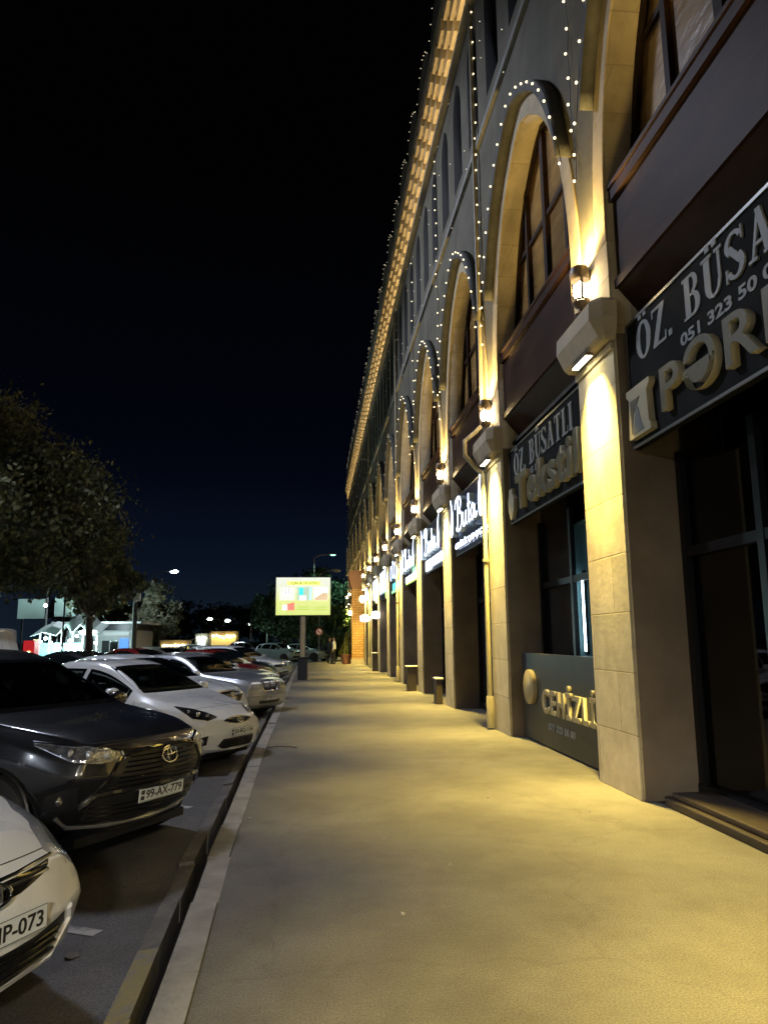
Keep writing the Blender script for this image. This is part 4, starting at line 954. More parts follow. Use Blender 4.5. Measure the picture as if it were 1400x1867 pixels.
    def emblem(s, z, kind, r=.055, off=.02):
        p, n = s.cast(0, z, 0); mb = MB(); c = p+n*off
        up = Vector((0, 0, 1)); e1 = Vector((0, 1, 0)); e2 = n.cross(e1).normalized()
        if e2.z < 0: e2 = -e2
        def E(rx, ry, ox=0, oy=0, rr=.006, a0=0, a1=360, rot=0):
            ps = []
            for i in range(25):
                a = R(a0+(a1-a0)*i/24); u, v = rx*math.cos(a), ry*math.sin(a); u, v = u*math.cos(rot)-v*math.sin(rot)+ox, u*math.sin(rot)+v*math.cos(rot)+oy
                ps.append(c+e1*u+e2*v)
            mb.tube(ps, rr, 6)
        if kind == 'ovals': E(r*1.25, r*.9, rr=.008); E(r*1.0, r*.34, oy=.22*r*1.2); E(r*.34, r*.85)
        elif kind == 'slanted': E(r*1.3, r*.72, rr=.008); mb.tube([c+e1*(-.5*r)+e2*(-.5*r), c+e1*(-.28*r)+e2*(.5*r)], .008, 6); mb.tube([c+e1*(.28*r)+e2*(-.5*r), c+e1*(.5*r)+e2*(.5*r)], .008, 6); mb.tube([c+e1*(-.4*r), c+e1*(.4*r)], .007, 6)
        elif kind == 'star':
            E(r*.8, r*.8, rr=.004)
            for a in (90, 210, 330): mb.tube([c, c+e1*(.8*r*math.cos(R(a)))+e2*(.8*r*math.sin(R(a)))], .004, 5)
        return mb.build('emblem', CHROME, s.root, smooth=True)

CGT = bpy.data.materials.new('tinted_clear_glass'); CGT.use_nodes = True
_n = CGT.node_tree.nodes; _l = CGT.node_tree.links; _n.clear(); _o = _n.new('ShaderNodeOutputMaterial'); _t = _n.new('ShaderNodeBsdfTransparent'); _g = _n.new('ShaderNodeBsdfGlossy'); _x = _n.new('ShaderNodeMixShader'); _fr = _n.new('ShaderNodeFresnel')
_t.inputs[0].default_value = (.60, .66, .64, 1); _g.inputs['Roughness'].default_value = 0.03; _fr.inputs[0].default_value = 1.6
_l.new(_fr.outputs[0], _x.inputs[0]); _l.new(_t.outputs[0], _x.inputs[1]); _l.new(_g.outputs[0], _x.inputs[2]); _l.new(_x.outputs[0], _o.inputs[0])
SEAT = mat('seat_fabric', (.06, .06, .062), .85, col2=(.09, .09, .09), scale=12); DASH = mat('dashboard', (.03, .03, .032), .6); LINER = mat('cabin_lining', (.22, .215, .20), .9)
def interior(c):
    me = c.body.data; bm = bmesh.new(); bm.from_mesh(me); kill = []
    for f in bm.faces:
        p = f.calc_center_median()
        if p.z < c.P['belt'][2][1]-.02: continue
        for t in c.inner:
            h = t.find_nearest(p, .02)
            if h[0] is not None and h[3] < .014: kill.append(f); break
    bmesh.ops.delete(bm, geom=kill, context='FACES'); bm.to_mesh(me); bm.free()
    P = c.P; zf = c.zb(-2)+.12; xd = P['cowl']-.42; hb = c.belt(-1.4)
    m = MB(); m.bbox(xd-.02, P['cowl']-.05, -.66, .66, zf, hb-.02, .04); m.bbox(xd-.14, xd+.02, .14, .60, hb-.14, hb+.03, .03); m.build('dashboard', DASH, c.root, smooth=True)
    m = MB(); yy = .36; ps = [(xd-.27+.05*math.sin(q*.4488), yy+.185*math.cos(q*.4488), hb-.03+.175*math.sin(q*.4488)) for q in range(15)]; m.tube(ps, .016, 7); m.tube([(xd-.27, yy-.18, hb-.03), (xd-.27, yy+.18, hb-.03)], .022, 6); m.tube([(xd-.27, yy, hb-.03), (xd-.05, yy, hb-.08)], .03, 6); m.build('steering_wheel', DASH, c.root, smooth=True)
    for sg in (1, -1):
        m = MB(); xs_ = xd-.95; m.bbox(xs_, xs_+.52, sg*.36-.25, sg*.36+.25, zf+.10, zf+.34, .05)
        m.prism([(xs_-.02, zf+.30), (xs_+.13, zf+.30), (xs_-.10, hb+.16), (xs_-.22, hb+.16)], lambda a, b: (a, sg*.36-.23, b), lambda a, b: (a, sg*.36+.23, b))
        m.bbox(xs_-.22, xs_-.12, sg*.36-.12, sg*.36+.12, hb+.20, hb+.37, .035); m.tube([(xs_-.17, sg*.36-.05, hb+.14), (xs_-.17, sg*.36-.05, hb+.22)], .01, 5); m.build('front_seat', SEAT, c.root)
    m = MB(); xs_ = xd-1.75; m.bbox(xs_, xs_+.46, -.62, .62, zf+.10, zf+.34, .05); m.prism([(xs_-.02, zf+.30), (xs_+.12, zf+.30), (xs_-.14, hb+.12), (xs_-.26, hb+.12)], lambda a, b: (a, -.62, b), lambda a, b: (a, .62, b)); m.build('rear_seat', SEAT, c.root)
    m = MB(); m.box(xs_-.3, P['cowl']-.2, -.70, .70, zf-.02, zf); m.build('cabin_floor', DASH, c.root)
    m = MB(); xm = P['wtop']+.12; m.bbox(xm-.01, xm+.01, -.12, .12, c.zt(P['wtop'])-.19, c.zt(P['wtop'])-.11, .01); m.build('inner_mirror', DASH, c.root)
def common(c, doors=True):
    c.glass(); c.wheels(); c.mirrors()
    if c.see: interior(c)
    if doors: c.seams()
    mb = MB(); z0 = c.zb(-.5)   # dark underside tray
    mb.box(-c.L+.35, -.35, -.62, .62, z0-.05, z0+.02); mb.build('undertray', BPL, c.root)
def place(root, nx, ny, head, sc=1.0):
    root.location = (nx, ny, -DROP); root.rotation_euler = (0, 0, R(head)); root.scale = (sc,)*3
def car_thing(label, cat='car', name='parked_car', group='cars parked along the kerb'):
    return thing(name, label, cat, (0, 0, 0), 0, group)

SEDAN = dict(L=4.40, n=54, zt=[(0, .66), (-.05, .70), (-.22, .77), (-.55, .865), (-.95, .945), (-1.12, .985), (-1.5, 1.19), (-1.95, 1.385), (-2.3, 1.45), (-2.8, 1.455), (-3.25, 1.37), (-3.7, 1.18), (-3.95, 1.09), (-4.3, 1.06), (-4.40, 1.0)],
    w=[(0, .66), (-.04, .71), (-.15, .78), (-.4, .84), (-.9, .855), (-3.4, .855), (-4.0, .82), (-4.28, .74), (-4.40, .66)], zb=[(0, .27), (-.1, .20), (-.5, .18), (-3.8, .19), (-4.3, .27), (-4.40, .34)],
    wr=[(0, .50), (-.5, .66), (-1.1, .72), (-1.5, .64), (-1.95, .585), (-3.2, .57), (-3.8, .62), (-4.40, .56)], belt=[(0, .58), (-.3, .70), (-.9, .86), (-1.2, .90), (-2.4, .945), (-3.6, 1.0), (-4.40, .93)],
    cowl=-1.14, wtop=-1.98, rtop=-3.05, rbot=-3.80, side=[(-1.38, -2.30), (-2.38, -3.28), (-3.34, -3.66)], doors=(-1.25, -2.34, -3.30), mirx=-1.50, fa=-.84, ra=-3.42, wheel=.31, bow=.30, rbow=.2, nz=.48, nu=.35, nl=.30)
def mod(P, **k): q = dict(P); q.update(k); return q

# --- compact white sedan, third from the camera
def accent(root, pm, plate=None, full=True):
    c = Car(mod(SEDAN, see=full), root, pm)
    # swept headlamps
    top = [(.38, .700), (.52, .760), (.70, .812), (.93, .850)]; bot = [(.38, .690), (.52, .655), (.72, .69), (.93, .842)]
    c.patch('headlamp', top, bot, 40, LMPD, mirror=True, N=20, Mr=7)
    c.trim('lamp_trim', bot, 40, .007, CHROME, mirror=True, off=.003)
    for u, v, r_ in ((.51, .708, .036), (.63, .728, .044), (.75, .768, .028)):
        mb = MB(); p, n = c.cast(u, v, 40)
        for sg in (1, -1): mb.ball((p.x-.008, p.y*sg, p.z), r_, 12, 7, (.5, 1, 1))
        mb.build('lamp_projector', LMPI, root, smooth=True)
    # upper grille: chrome wing oval
    c.patch('grille', [(-.30, .640), (-.15, .668), (0, .675), (.15, .668), (.30, .640)], [(-.30, .632), (-.16, .602), (0, .592), (.16, .602), (.30, .632)], 0, GPL)
    c.trim('grille_surround', [(-.31, .636), (-.22, .660), (-.1, .676), (0, .680), (.1, .676), (.22, .660), (.31, .636), (.22, .606), (.1, .592), (0, .588), (-.1, .592), (-.22, .606), (-.31, .636)], 0, .009, CHROME, off=.004)
    c.trim('grille_bar', c.line((-.29, .634), (.29, .634), 12), 0, .007, CHROME, off=.005)
    c.emblem(.636, 'slanted', .052)
    # lower intake trapezoid
    c.patch('lower_intake', [(-.34, .405), (0, .41), (.34, .405)], [(-.40, .315), (-.32, .272), (0, .262), (.32, .272), (.40, .315)], 0, BPL)
    mb = MB()
    for v in (.30, .325, .35, .375): c.trim('', c.line((-.34, v), (.34, v), 12), 0, .005, BPL, into=mb, off=.006)
    mb.build('intake_bars', GPL, root)
    c.trim('intake_surround', [(-.345, .41), (-.415, .33), (-.33, .262), (-.1, .252), (.1, .252), (.33, .262), (.415, .33), (.345, .41)], 0, .010, pm, off=.002)
    # fog lamps
    c.patch('fog_recess', [(.52, .47), (.60, .455), (.68, .43)], [(.54, .345), (.64, .335), (.76, .345)], 40, BPL, mirror=True, N=8, Mr=6)
    mb = MB(); p, n = c.cast(.60, .40, 40)
    for sg in (1, -1): mb.ball((p.x-.005, p.y*sg, p.z), .045, 12, 7, (.5, 1, 1))
    mb.build('fog_lamp', LMPI, root, smooth=True)
    c.patch('lower_lip', [(-.52, .235), (0, .225), (.52, .235)], [(-.50, .20), (0, .19), (.50, .20)], 0, BPL)
    common(c)
    mb = MB(); c.trim('', [(u, c.zt(-.30)+.0+.02*(1-(u/.62)**2)) for u in [(-.62+1.24*i/16) for i in range(17)]], 0, .003, SEAM, into=mb, n=4); mb.build('bonnet_gap', SEAM, root)
    c.plate(.485, plate or '20-BQ-156', full=full)
    return c
r3 = car_thing('white compact sedan with swept headlamps and chrome wing grille just beyond the dark SUV')
accent(r3, PW, '20-BQ-156')
# --- dark SUV
SUV = dict(L=4.60, n=54, zt=[(0, .90), (-.04, .955), (-.14, .99), (-.5, 1.055), (-1.0, 1.105), (-1.18, 1.13), (-1.6, 1.36), (-2.05, 1.58), (-2.5, 1.665), (-3.2, 1.665), (-3.9, 1.60), (-4.2, 1.42), (-4.48, 1.12), (-4.60, 1.02)],
    w=[(0, .74), (-.04, .79), (-.14, .85), (-.35, .905), (-.9, .925), (-3.9, .925), (-4.3, .89), (-4.52, .80), (-4.60, .72)], zb=[(0, .38), (-.08, .30), (-.4, .24), (-3.9, .26), (-4.5, .34), (-4.60, .42)],
    wr=[(0, .62), (-.5, .76), (-1.15, .80), (-1.6, .72), (-2.05, .645), (-3.8, .63), (-4.2, .66), (-4.60, .62)], belt=[(0, .82), (-.3, .92), (-.9, 1.0), (-1.2, 1.03), (-2.6, 1.08), (-3.9, 1.16), (-4.60, .95)],
    cowl=-1.20, wtop=-2.05, rtop=-3.92, rbot=-4.42, side=[(-1.46, -2.42), (-2.50, -3.46), (-3.54, -4.02)], doors=(-1.32, -2.46, -3.48), mirx=-1.58, fa=-.92, ra=-3.60, wheel=.36, bow=.40, rbow=.16, nz=.72, nu=.25, nl=.42, crease=.62)
r2 = car_thing('dark grey SUV with black grille and plate 99-AX-779 parked nose to the kerb', 'suv')
c = Car(mod(SUV, see=True), r2, PB_)
top = [(.40, .895), (.58, .925), (.76, .945), (1.02, .975)]; bot = [(.37, .835), (.56, .815), (.76, .84), (1.02, .955)]
c.patch('headlamp', top, bot, 40, LMPI, mirror=True, N=22, Mr=8, off=.006)
c.trim('lamp_trim', top, 40, .010, CHROME, mirror=True, off=.006)
c.trim('lamp_trim', [(.37, .835), (.40, .895)], 40, .007, CHROME, mirror=True, off=.006)
for u, v, r_ in ((.50, .868, .036), (.63, .880, .036), (.76, .895, .030)):
    mb = MB(); p, n = c.cast(u, v, 40)
    for sg in (1, -1): mb.ball((p.x-.004, p.y*sg, p.z), r_, 12, 7, (.6, 1, 1))
    mb.build('lamp_projector', LMPC, r2, smooth=True)
c.patch('grille', [(-.42, .845), (-.2, .88), (0, .885), (.2, .88), (.42, .845)], [(-.58, .60), (-.3, .60), (0, .60), (.3, .60), (.58, .60)], 0, BPL, N=26, Mr=10)
mb = MB()
for i in range(7):
    v = .63+.035*i; w_ = .55-.16*(v-.60)/.25-.03; c.trim('', c.line((-w_, v), (w_, v), 16), 0, .0065, GPL, into=mb, off=.008)
mb.build('grille_slats', GPL, r2, smooth=True)
c.trim('grille_surround', [(-.60, .60), (-.52, .72), (-.44, .845), (-.25, .885), (0, .895), (.25, .885), (.44, .845), (.52, .72), (.60, .60)], 0, .016, GPL, off=.004)
c.trim('bumper_bar', [(-.66, .50), (-.58, .585), (-.3, .60), (0, .603), (.3, .60), (.58, .585), (.66, .50)], 0, .024, PB_, off=.006)
c.patch('corner_vent', [(.62, .47), (.74, .47), (.84, .45)], [(.64, .40), (.74, .37), (.88, .37)], 40, GPL, mirror=True, N=8, Mr=4)
c.patch('lower_intake', [(-.56, .565), (-.3, .575), (0, .578), (.3, .575), (.56, .565)], [(-.70, .40), (-.4, .37), (0, .365), (.4, .37), (.70, .40)], 0, BPL, N=24, Mr=8)
mb = MB()
for v in (.42, .455, .49): c.trim('', c.line((-.60, v), (.60, v), 16), 0, .006, GPL, into=mb, off=.007)
mb.build('intake_bars', GPL, r2, smooth=True)
c.trim('skid_trim', [(-.76, .44), (-.68, .36), (-.4, .335), (0, .33), (.4, .335), (.68, .36), (.76, .44)], 0, .017, mat('silver_trim', (0.45, 0.46, 0.48), 0.3, metal=0.8), off=.006)
c.patch('fog_recess', [(.70, .66), (.82, .64), (.92, .60)], [(.70, .50), (.82, .48), (.94, .50)], 40, BPL, mirror=True, N=8, Mr=6)
mb = MB(); p, n = c.cast(.82, .565, 40)
for sg in (1, -1): mb.ball((p.x-.0, p.y*sg, p.z), .040, 12, 7, (.5, 1, 1))
mb.build('fog_lamp', LMPI, r2, smooth=True)
c.emblem(.815, 'ovals', .072, .022)
common(c); c.plate(.53, '99-AX-779', tilt=6)
mb = MB()
for x in (c.P['fa'], c.P['ra']):
    for sg in (1, -1):
        w_ = c.w(x); ps = [(x+.43*math.cos(R(a)), sg*(w_+.0), .36+.43*math.sin(R(a))) for a in range(5, 176, 10)]; mb.tube([(a_, b_-sg*.014, c_) for a_, b_, c_ in ps], .016, 6)
mb.build('arch_cladding', BPL, r2, smooth=True)
c.trim('bonnet_gap', [(-.60+1.2*i/16, .955+.012*(1-(abs(-.60+1.2*i/16)/.6)**2)) for i in range(17)], 0, .003, SEAM)
# --- nearest white saloon (only its front corner is in view)
ELN = mod(SEDAN, L=4.55, zt=[(0, .70), (-.05, .745), (-.22, .81), (-.55, .89), (-.95, .965), (-1.18, 1.0), (-1.6, 1.22), (-2.1, 1.39), (-2.4, 1.44), (-2.9, 1.44), (-3.4, 1.33), (-3.9, 1.14), (-4.1, 1.08), (-4.45, 1.05), (-4.55, .98)],
    w=[(0, .68), (-.04, .74), (-.15, .80), (-.4, .865), (-.9, .885), (-3.5, .885), (-4.1, .84), (-4.42, .76), (-4.55, .68)],
    wr=[(0, .52), (-.5, .68), (-1.15, .74), (-1.6, .66), (-2.1, .60), (-3.3, .58), (-4.0, .64), (-4.55, .58)], belt=[(0, .60), (-.3, .72), (-.9, .87), (-1.2, .90), (-2.4, .95), (-3.7, 1.0), (-4.55, .93)],
    zb=[(0, .27), (-.1, .20), (-.5, .18), (-3.9, .19), (-4.45, .27), (-4.55, .34)],
    cowl=-1.20, wtop=-2.1, rtop=-3.15, rbot=-3.95, side=[(-1.45, -2.38), (-2.46, -3.36), (-3.42, -3.75)], doors=(-1.32, -2.42, -3.38), mirx=-1.58, fa=-.90, ra=-3.55, wheel=.325, bow=.30)
r1 = car_thing('white saloon nearest the camera, cut off by the left edge, with plate ending HP-073')
c = Car(mod(ELN, see=True), r1, PW)
top = [(.44, .735), (.60, .81), (.80, .865), (1.04, .905)]; bot = [(.44, .715), (.60, .66), (.82, .70), (1.04, .895)]
c.patch('headlamp', top, bot, 40, LMPC, mirror=True, N=22, Mr=8, off=.006)
c.trim('lamp_trim', bot, 40, .008, CHROME, mirror=True, off=.003)
c.patch('grille', [(-.40, .705), (-.2, .70), (0, .695), (.2, .70), (.40, .705)], [(-.34, .665), (-.16, .63), (0, .62), (.16, .63), (.34, .665)], 0, GPL, N=22, Mr=6)
c.trim('grille_surround', [(-.42, .712), (-.3, .712), (-.15, .706), (0, .703), (.15, .706), (.3, .712), (.42, .712)], 0, .010, CHROME, off=.004)
c.trim('grille_bar', c.line((-.36, .672), (.36, .672), 14), 0, .008, CHROME, off=.005)
c.emblem(.655, 'slanted', .062, .024)
c.patch('lower_intake', [(-.46, .46), (-.25, .432), (0, .425), (.25, .432), (.46, .46)], [(-.50, .40), (-.36, .30), (0, .272), (.36, .30), (.50, .40)], 0, BPL, N=24, Mr=8)
mb = MB()
for v in (.31, .345, .38, .41): c.trim('', c.line((-.42, v), (.42, v), 16), 0, .008, GPL, into=mb, off=.008)
mb.build('intake_bars', GPL, r1, smooth=True)
c.trim('bumper_crease', [(-.50, .47), (-.55, .40), (-.42, .27), (0, .245), (.42, .27), (.55, .40), (.50, .47)], 0, .018, PW, off=.0)
common(c); c.plate(.515, '10-HP-073')
c.trim('bonnet_gap', [(-.58+1.16*i/16, .735+.014*(1-(abs(-.58+1.16*i/16)/.58)**2)) for i in range(17)], 0, .003, SEAM)
# --- second white sedan with slatted chrome grille
SON = mod(SEDAN, L=4.80, zt=[(0, .72), (-.05, .765), (-.22, .82), (-.6, .90), (-1.05, .965), (-1.25, 1.0), (-1.7, 1.22), (-2.2, 1.41), (-2.6, 1.47), (-3.1, 1.46), (-3.6, 1.34), (-4.1, 1.14), (-4.35, 1.09), (-4.7, 1.06), (-4.80, 1.0)],
    w=[(0, .70), (-.04, .76), (-.15, .82), (-.4, .89), (-.9, .91), (-3.7, .91), (-4.3, .87), (-4.67, .78), (-4.80, .70)], zb=[(0, .27), (-.1, .20), (-.5, .18), (-4.1, .19), (-4.7, .27), (-4.80, .34)],
    wr=[(0, .54), (-.5, .70), (-1.2, .76), (-1.7, .68), (-2.2, .61), (-3.5, .59), (-4.2, .66), (-4.80, .6)], belt=[(0, .62), (-.3, .74), (-.9, .87), (-1.3, .91), (-2.6, .96), (-4.0, 1.01), (-4.80, .94)],
    cowl=-1.27, wtop=-2.2, rtop=-3.3, rbot=-4.15, side=[(-1.52, -2.50), (-2.58, -3.52), (-3.58, -3.95)], doors=(-1.4, -2.54, -3.54), mirx=-1.66, fa=-.92, ra=-3.72, wheel=.33, bow=.26)
def sonata(root, pm, full=True, plate='90-KT-284'):
    c = Car(mod(SON, see=True), root, pm)
    top = [(.44, .77), (.66, .83), (.94, .88)]; bot = [(.44, .69), (.68, .69), (.96, .84)]
    c.patch('headlamp', top, bot, 40, LMPI, mirror=True, N=16, Mr=6, off=.005)
    c.patch('grille', [(-.46, .70), (-.25, .765), (0, .775), (.25, .765), (.46, .70)], [(-.46, .69), (-.25, .60), (0, .59), (.25, .60), (.46, .69)], 0, GPL)
    mb = MB(); c.trim('', [(-.48, .695), (-.25, .775), (0, .785), (.25, .775), (.48, .695), (.25, .592), (0, .58), (-.25, .592), (-.48, .695)], 0, .012, CHROME, into=mb, off=.005)
    for v, w_ in ((.63, .33), (.665, .42), (.70, .43), (.735, .33)): c.trim('', c.line((-w_, v), (w_, v), 12), 0, .008, CHROME, into=mb, off=.006)
    mb.build('grille_slats', CHROME, root, smooth=True); c.emblem(.685, 'slanted', .06, .024)
    c.patch('lower_intake', [(-.60, .42), (0, .41), (.60, .42)], [(-.56, .33), (0, .30), (.56, .33)], 0, BPL)
    common(c); c.plate(.50, plate, full=full); return c
r4 = car_thing('white saloon with a wide slatted chrome grille parked behind the compact white sedan')
sonata(r4, PW)
# --- boxy silver saloon
BOX = dict(L=4.50, n=54, zt=[(0, .74), (-.02, .80), (-.08, .83), (-.6, .90), (-1.15, .955), (-1.35, .98), (-1.75, 1.20), (-2.1, 1.37), (-2.4, 1.425), (-3.0, 1.42), (-3.35, 1.34), (-3.72, 1.10), (-3.85, 1.04), (-4.40, 1.0), (-4.50, .95)],
    w=[(0, .77), (-.03, .80), (-.12, .83), (-.4, .855), (-.9, .86), (-3.7, .86), (-4.2, .84), (-4.44, .80), (-4.50, .76)], zb=[(0, .30), (-.06, .22), (-.4, .19), (-3.9, .20), (-4.44, .27), (-4.50, .32)],
    wr=[(0, .66), (-.5, .74), (-1.3, .76), (-1.75, .67), (-2.1, .60), (-3.3, .59), (-3.8, .70), (-4.50, .68)], belt=[(0, .68), (-.3, .78), (-1.3, .90), (-2.4, .93), (-3.8, .96), (-4.50, .88)],
    cowl=-1.37, wtop=-2.1, rtop=-3.25, rbot=-3.74, side=[(-1.60, -2.42), (-2.50, -3.26), (-3.32, -3.55)], doors=(-1.45, -2.46, -3.30), mirx=-1.68, fa=-.80, ra=-3.49, wheel=.31, bow=.10, rbow=.08, nz=.50, nu=.10, nl=.16, crease=.6)
def boxy(root, pm, full=True, plate='77-JE-315', amber=False, tall=False):
    c = Car(mod(BOX, see=full), root, pm)
    top = [(.36, .79), (.52, .795), (.70, .80)]; bot = [(.36, .645), (.52, .635), (.70, .66)]
    c.patch('headlamp', top, bot, 8, LMPC, mirror=True, N=14, Mr=6, off=.006)
    c.patch('indicator', [(.02, .795), (.10, .795), (.17, .79)], [(.02, .655), (.10, .66), (.15, .675)], 55, AMB if amber else LMPC, mirror=True, N=6, Mr=5, off=.006)
    c.trim('lamp_trim', [(.35, .80), (.70, .81), (.72, .65), (.52, .625), (.35, .635), (.35, .80)], 8, .005, SEAM, mirror=True, off=.003)
    c.patch('grille', [(-.30, .80), (0, .812), (.30, .80)], [(-.25, .61), (0, .60), (.25, .61)], 0, BPL)
    mb = MB(); c.trim('', [(-.31, .805), (0, .82), (.31, .805), (.26, .60), (0, .592), (-.26, .60), (-.31, .805)], 0, .012, CHROME, into=mb, off=.006)
    for v in (.64, .68, .72, .76): c.trim('', c.line((-.28, v), (.28, v), 8), 0, .006, CHROME, into=mb, off=.008)
    c.trim('', c.line((0, .60), (0, .81), 6), 0, .008, CHROME, into=mb, off=.010); mb.build('grille_bars', CHROME, root, smooth=True)
    mb = MB(); c.trim('', c.line((-.78, .50), (.78, .50), 20), 0, .016, pm, into=mb, off=.010); mb.build('bumper_strip', pm, root, smooth=True)
    mb = MB(); c.trim('', [(-x_, .50) for x_ in np.linspace(-.2, -4.3, 40)], 90, .014, pm, into=mb, off=.002, mirror=True); mb.build('side_rubbing_strip', pm, root, smooth=True)
    c.patch('lower_intake', [(-.42, .39), (0, .39), (.42, .39)], [(-.40, .32), (0, .31), (.40, .32)], 0, BPL)
    p, n = c.cast(0, .80, 0); MB().tube([(p.x-.05, 0, .82), (p.x-.05, 0, .87)], .004, 6).build('bonnet_star', CHROME, root)
    common(c); c.plate(.44, plate, full=full); return c
r5 = car_thing('boxy silver saloon with rectangular lamps and upright barred grille')
boxy(r5, PS)
SP = -4.9
# --- further cars in the row
r6 = car_thing('pale beige old saloon parked just beyond the boxy silver saloon'); boxy(r6, PBG, full=False)
r7 = car_thing('dark red sedan between the beige saloon and the white hatchback'); accent(r7, PR, full=False)
HATCH = mod(SUV, L=4.3, zt=[(0, .80), (-.04, .85), (-.14, .89), (-.5, .97), (-.95, 1.04), (-1.12, 1.07), (-1.5, 1.28), (-1.95, 1.47), (-2.4, 1.53), (-3.0, 1.52), (-3.6, 1.44), (-3.95, 1.28), (-4.2, 1.05), (-4.3, .98)],
    w=[(0, .70), (-.04, .75), (-.14, .80), (-.35, .85), (-.9, .87), (-3.6, .87), (-4.0, .85), (-4.22, .78), (-4.3, .70)], zb=[(0, .30), (-.08, .22), (-.4, .19), (-3.7, .20), (-4.2, .30), (-4.3, .36)],
    wr=[(0, .58), (-.5, .70), (-1.1, .74), (-1.5, .66), (-1.95, .60), (-3.5, .58), (-3.9, .62), (-4.3, .6)], belt=[(0, .70), (-.3, .80), (-.9, .92), (-1.2, .95), (-2.4, 1.0), (-3.6, 1.05), (-4.3, .92)],
    cowl=-1.14, wtop=-1.95, rtop=-3.62, rbot=-4.12, side=[(-1.40, -2.30), (-2.38, -3.24), (-3.32, -3.75)], doors=(-1.26, -2.34, -3.28), mirx=-1.5, fa=-.86, ra=-3.42, wheel=.32)
def hatch(root, pm):
    c = Car(HATCH, root, pm)
    c.patch('headlamp', [(.42, .85), (.64, .90), (.90, .94)], [(.42, .76), (.64, .76), (.90, .90)], 40, LMPI, mirror=True, N=14, Mr=6, off=.005)
    c.patch('grille', [(-.40, .79), (0, .80), (.40, .79)], [(-.36, .70), (0, .69), (.36, .70)], 0, GPL); c.trim('grille_bar', c.line((-.38, .75), (.38, .75), 10), 0, .01, CHROME, off=.005)
    c.patch('lower_intake', [(-.50, .48), (0, .48), (.50, .48)], [(-.46, .34), (0, .32), (.46, .34)], 0, BPL)
    common(c); c.plate(.56, '', full=False); return c
r8 = car_thing('white hatchback with tall roof, sixth car back along the kerb'); hatch(r8, PW)
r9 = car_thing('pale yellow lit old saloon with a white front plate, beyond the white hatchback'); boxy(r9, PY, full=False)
r10 = car_thing('dark sedan squeezed between the dark red sedan and the white hatchback'); accent(r10, PK, full=False)
index_kids()
def clone(src, label, x, y, h, sc=1.0, pm=None, group='cars parked beyond the end of the pavement'):
    c = copy_tree(src); c['label'] = label; c['group'] = group; place(c, x, y, h, sc)
    if pm:
        for o in bpy.data.objects:
            if o.parent == c and o.type == 'MESH' and (o.name.startswith('body') or o.name.startswith('mirror') or o.name.startswith('door_handles')):
                o.data = o.data.copy(); o.data.materials[0] = pm
    return c
place(r1, -1.30, 3.50, -24, 1.0)
place(r2, -1.17, 6.45, -30, 1.0)
place(r3, -1.00, 10.9, -31, 1.0)
place(r4, -1.50, 14.7, -28, 1.0)
place(r5, -0.98, 17.6, -30, 1.0)
place(r6, -1.25, 20.6, -28, 1.0)
place(r7, -1.25, 23.6, -28, 1.0)
place(r10, -1.35, 26.6, -28, 1.0)
place(r8, -1.30, 29.8, -28, 1.0)
place(r9, -1.30, 33.6, -28, 1.0)
# ------------------------------------------------------------------ far parked cars, van
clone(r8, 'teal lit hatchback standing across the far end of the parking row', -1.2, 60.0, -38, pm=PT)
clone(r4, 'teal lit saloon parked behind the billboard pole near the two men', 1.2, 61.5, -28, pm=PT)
clone(r2, 'dark SUV parked behind the man in the white shirt', 3.0, 68.0, -30)
clone(r2, 'dark SUV roof showing above the teal lit hatchback', -3.6, 64.0, -38)
clone(r5, 'silver saloon far back in the parking area left of the row', -9.5, 50.0, 160)
clone(r3, 'white sedan far back in the parking area near the warm lights', -12.5, 62.0, 200)
clone(r10, 'black sedan whose roof shows in the second row behind the white sedans', -9.6, 25.5, 150)
clone(r7, 'dark red sedan in the second row of parked cars', -9.8, 33.5, 150)
clone(r4, 'white saloon in the second row of parked cars', -9.9, 38.0, 150)
clone(r5, 'silver saloon facing away in the second row', -10.1, 43.0, 150)
# white van
van = thing('parked_van', 'white van whose rounded roof rises behind the dark SUV at the left edge', 'van', (-14.35, 24.6, -DROP), R(176), 'cars parked beyond the end of the pavement')
VAN = mod(SUV, L=5.2, zt=[(0, .95), (-.05, 1.05), (-.2, 1.12), (-.7, 1.25), (-.95, 1.32), (-1.3, 1.65), (-1.7, 1.98), (-2.1, 2.12), (-2.6, 2.15), (-4.6, 2.15), (-5.1, 2.08), (-5.18, 1.95), (-5.2, 1.85)],
    w=[(0, .78), (-.04, .83), (-.14, .88), (-.4, .93), (-1, .95), (-5.0, .95), (-5.15, .92), (-5.2, .88)], zb=[(0, .35), (-.1, .28), (-.5, .25), (-5.0, .26), (-5.2, .34)],
    wr=[(0, .62), (-.8, .78), (-1.3, .78), (-1.9, .80), (-5.0, .82), (-5.2, .80)], belt=[(0, .80), (-.8, 1.10), (-1.2, 1.2), (-5.2, 1.25)],
    cowl=-.98, wtop=-1.72, rtop=-5.05, rbot=-5.15, side=[(-1.35, -2.1)], doors=(-1.1, -2.2, -3.3), mirx=-1.3, fa=-.85, ra=-4.2, wheel=.33, bow=.15, rbow=.08, nz=.7)
c = Car(VAN, van, PW); c.wheels(); c.mirrors(); c.seams()
xc, xr = -.98, -1.72; zc, zr = c.zt(xc)+.015, c.zt(xr)-.015; c.patch('windscreen', [(-.70, zr-.03), (0, zr), (.70, zr-.03)], [(-.74, zc), (0, zc), (.74, zc)], 0, CGL, N=20, Mr=12)
c.patch('side_window', [(1.45, 1.60), (1.8, 1.86), (2.1, 1.88)], [(1.3, 1.28), (1.8, 1.26), (2.1, 1.26)], 90, CGL, mirror=True)
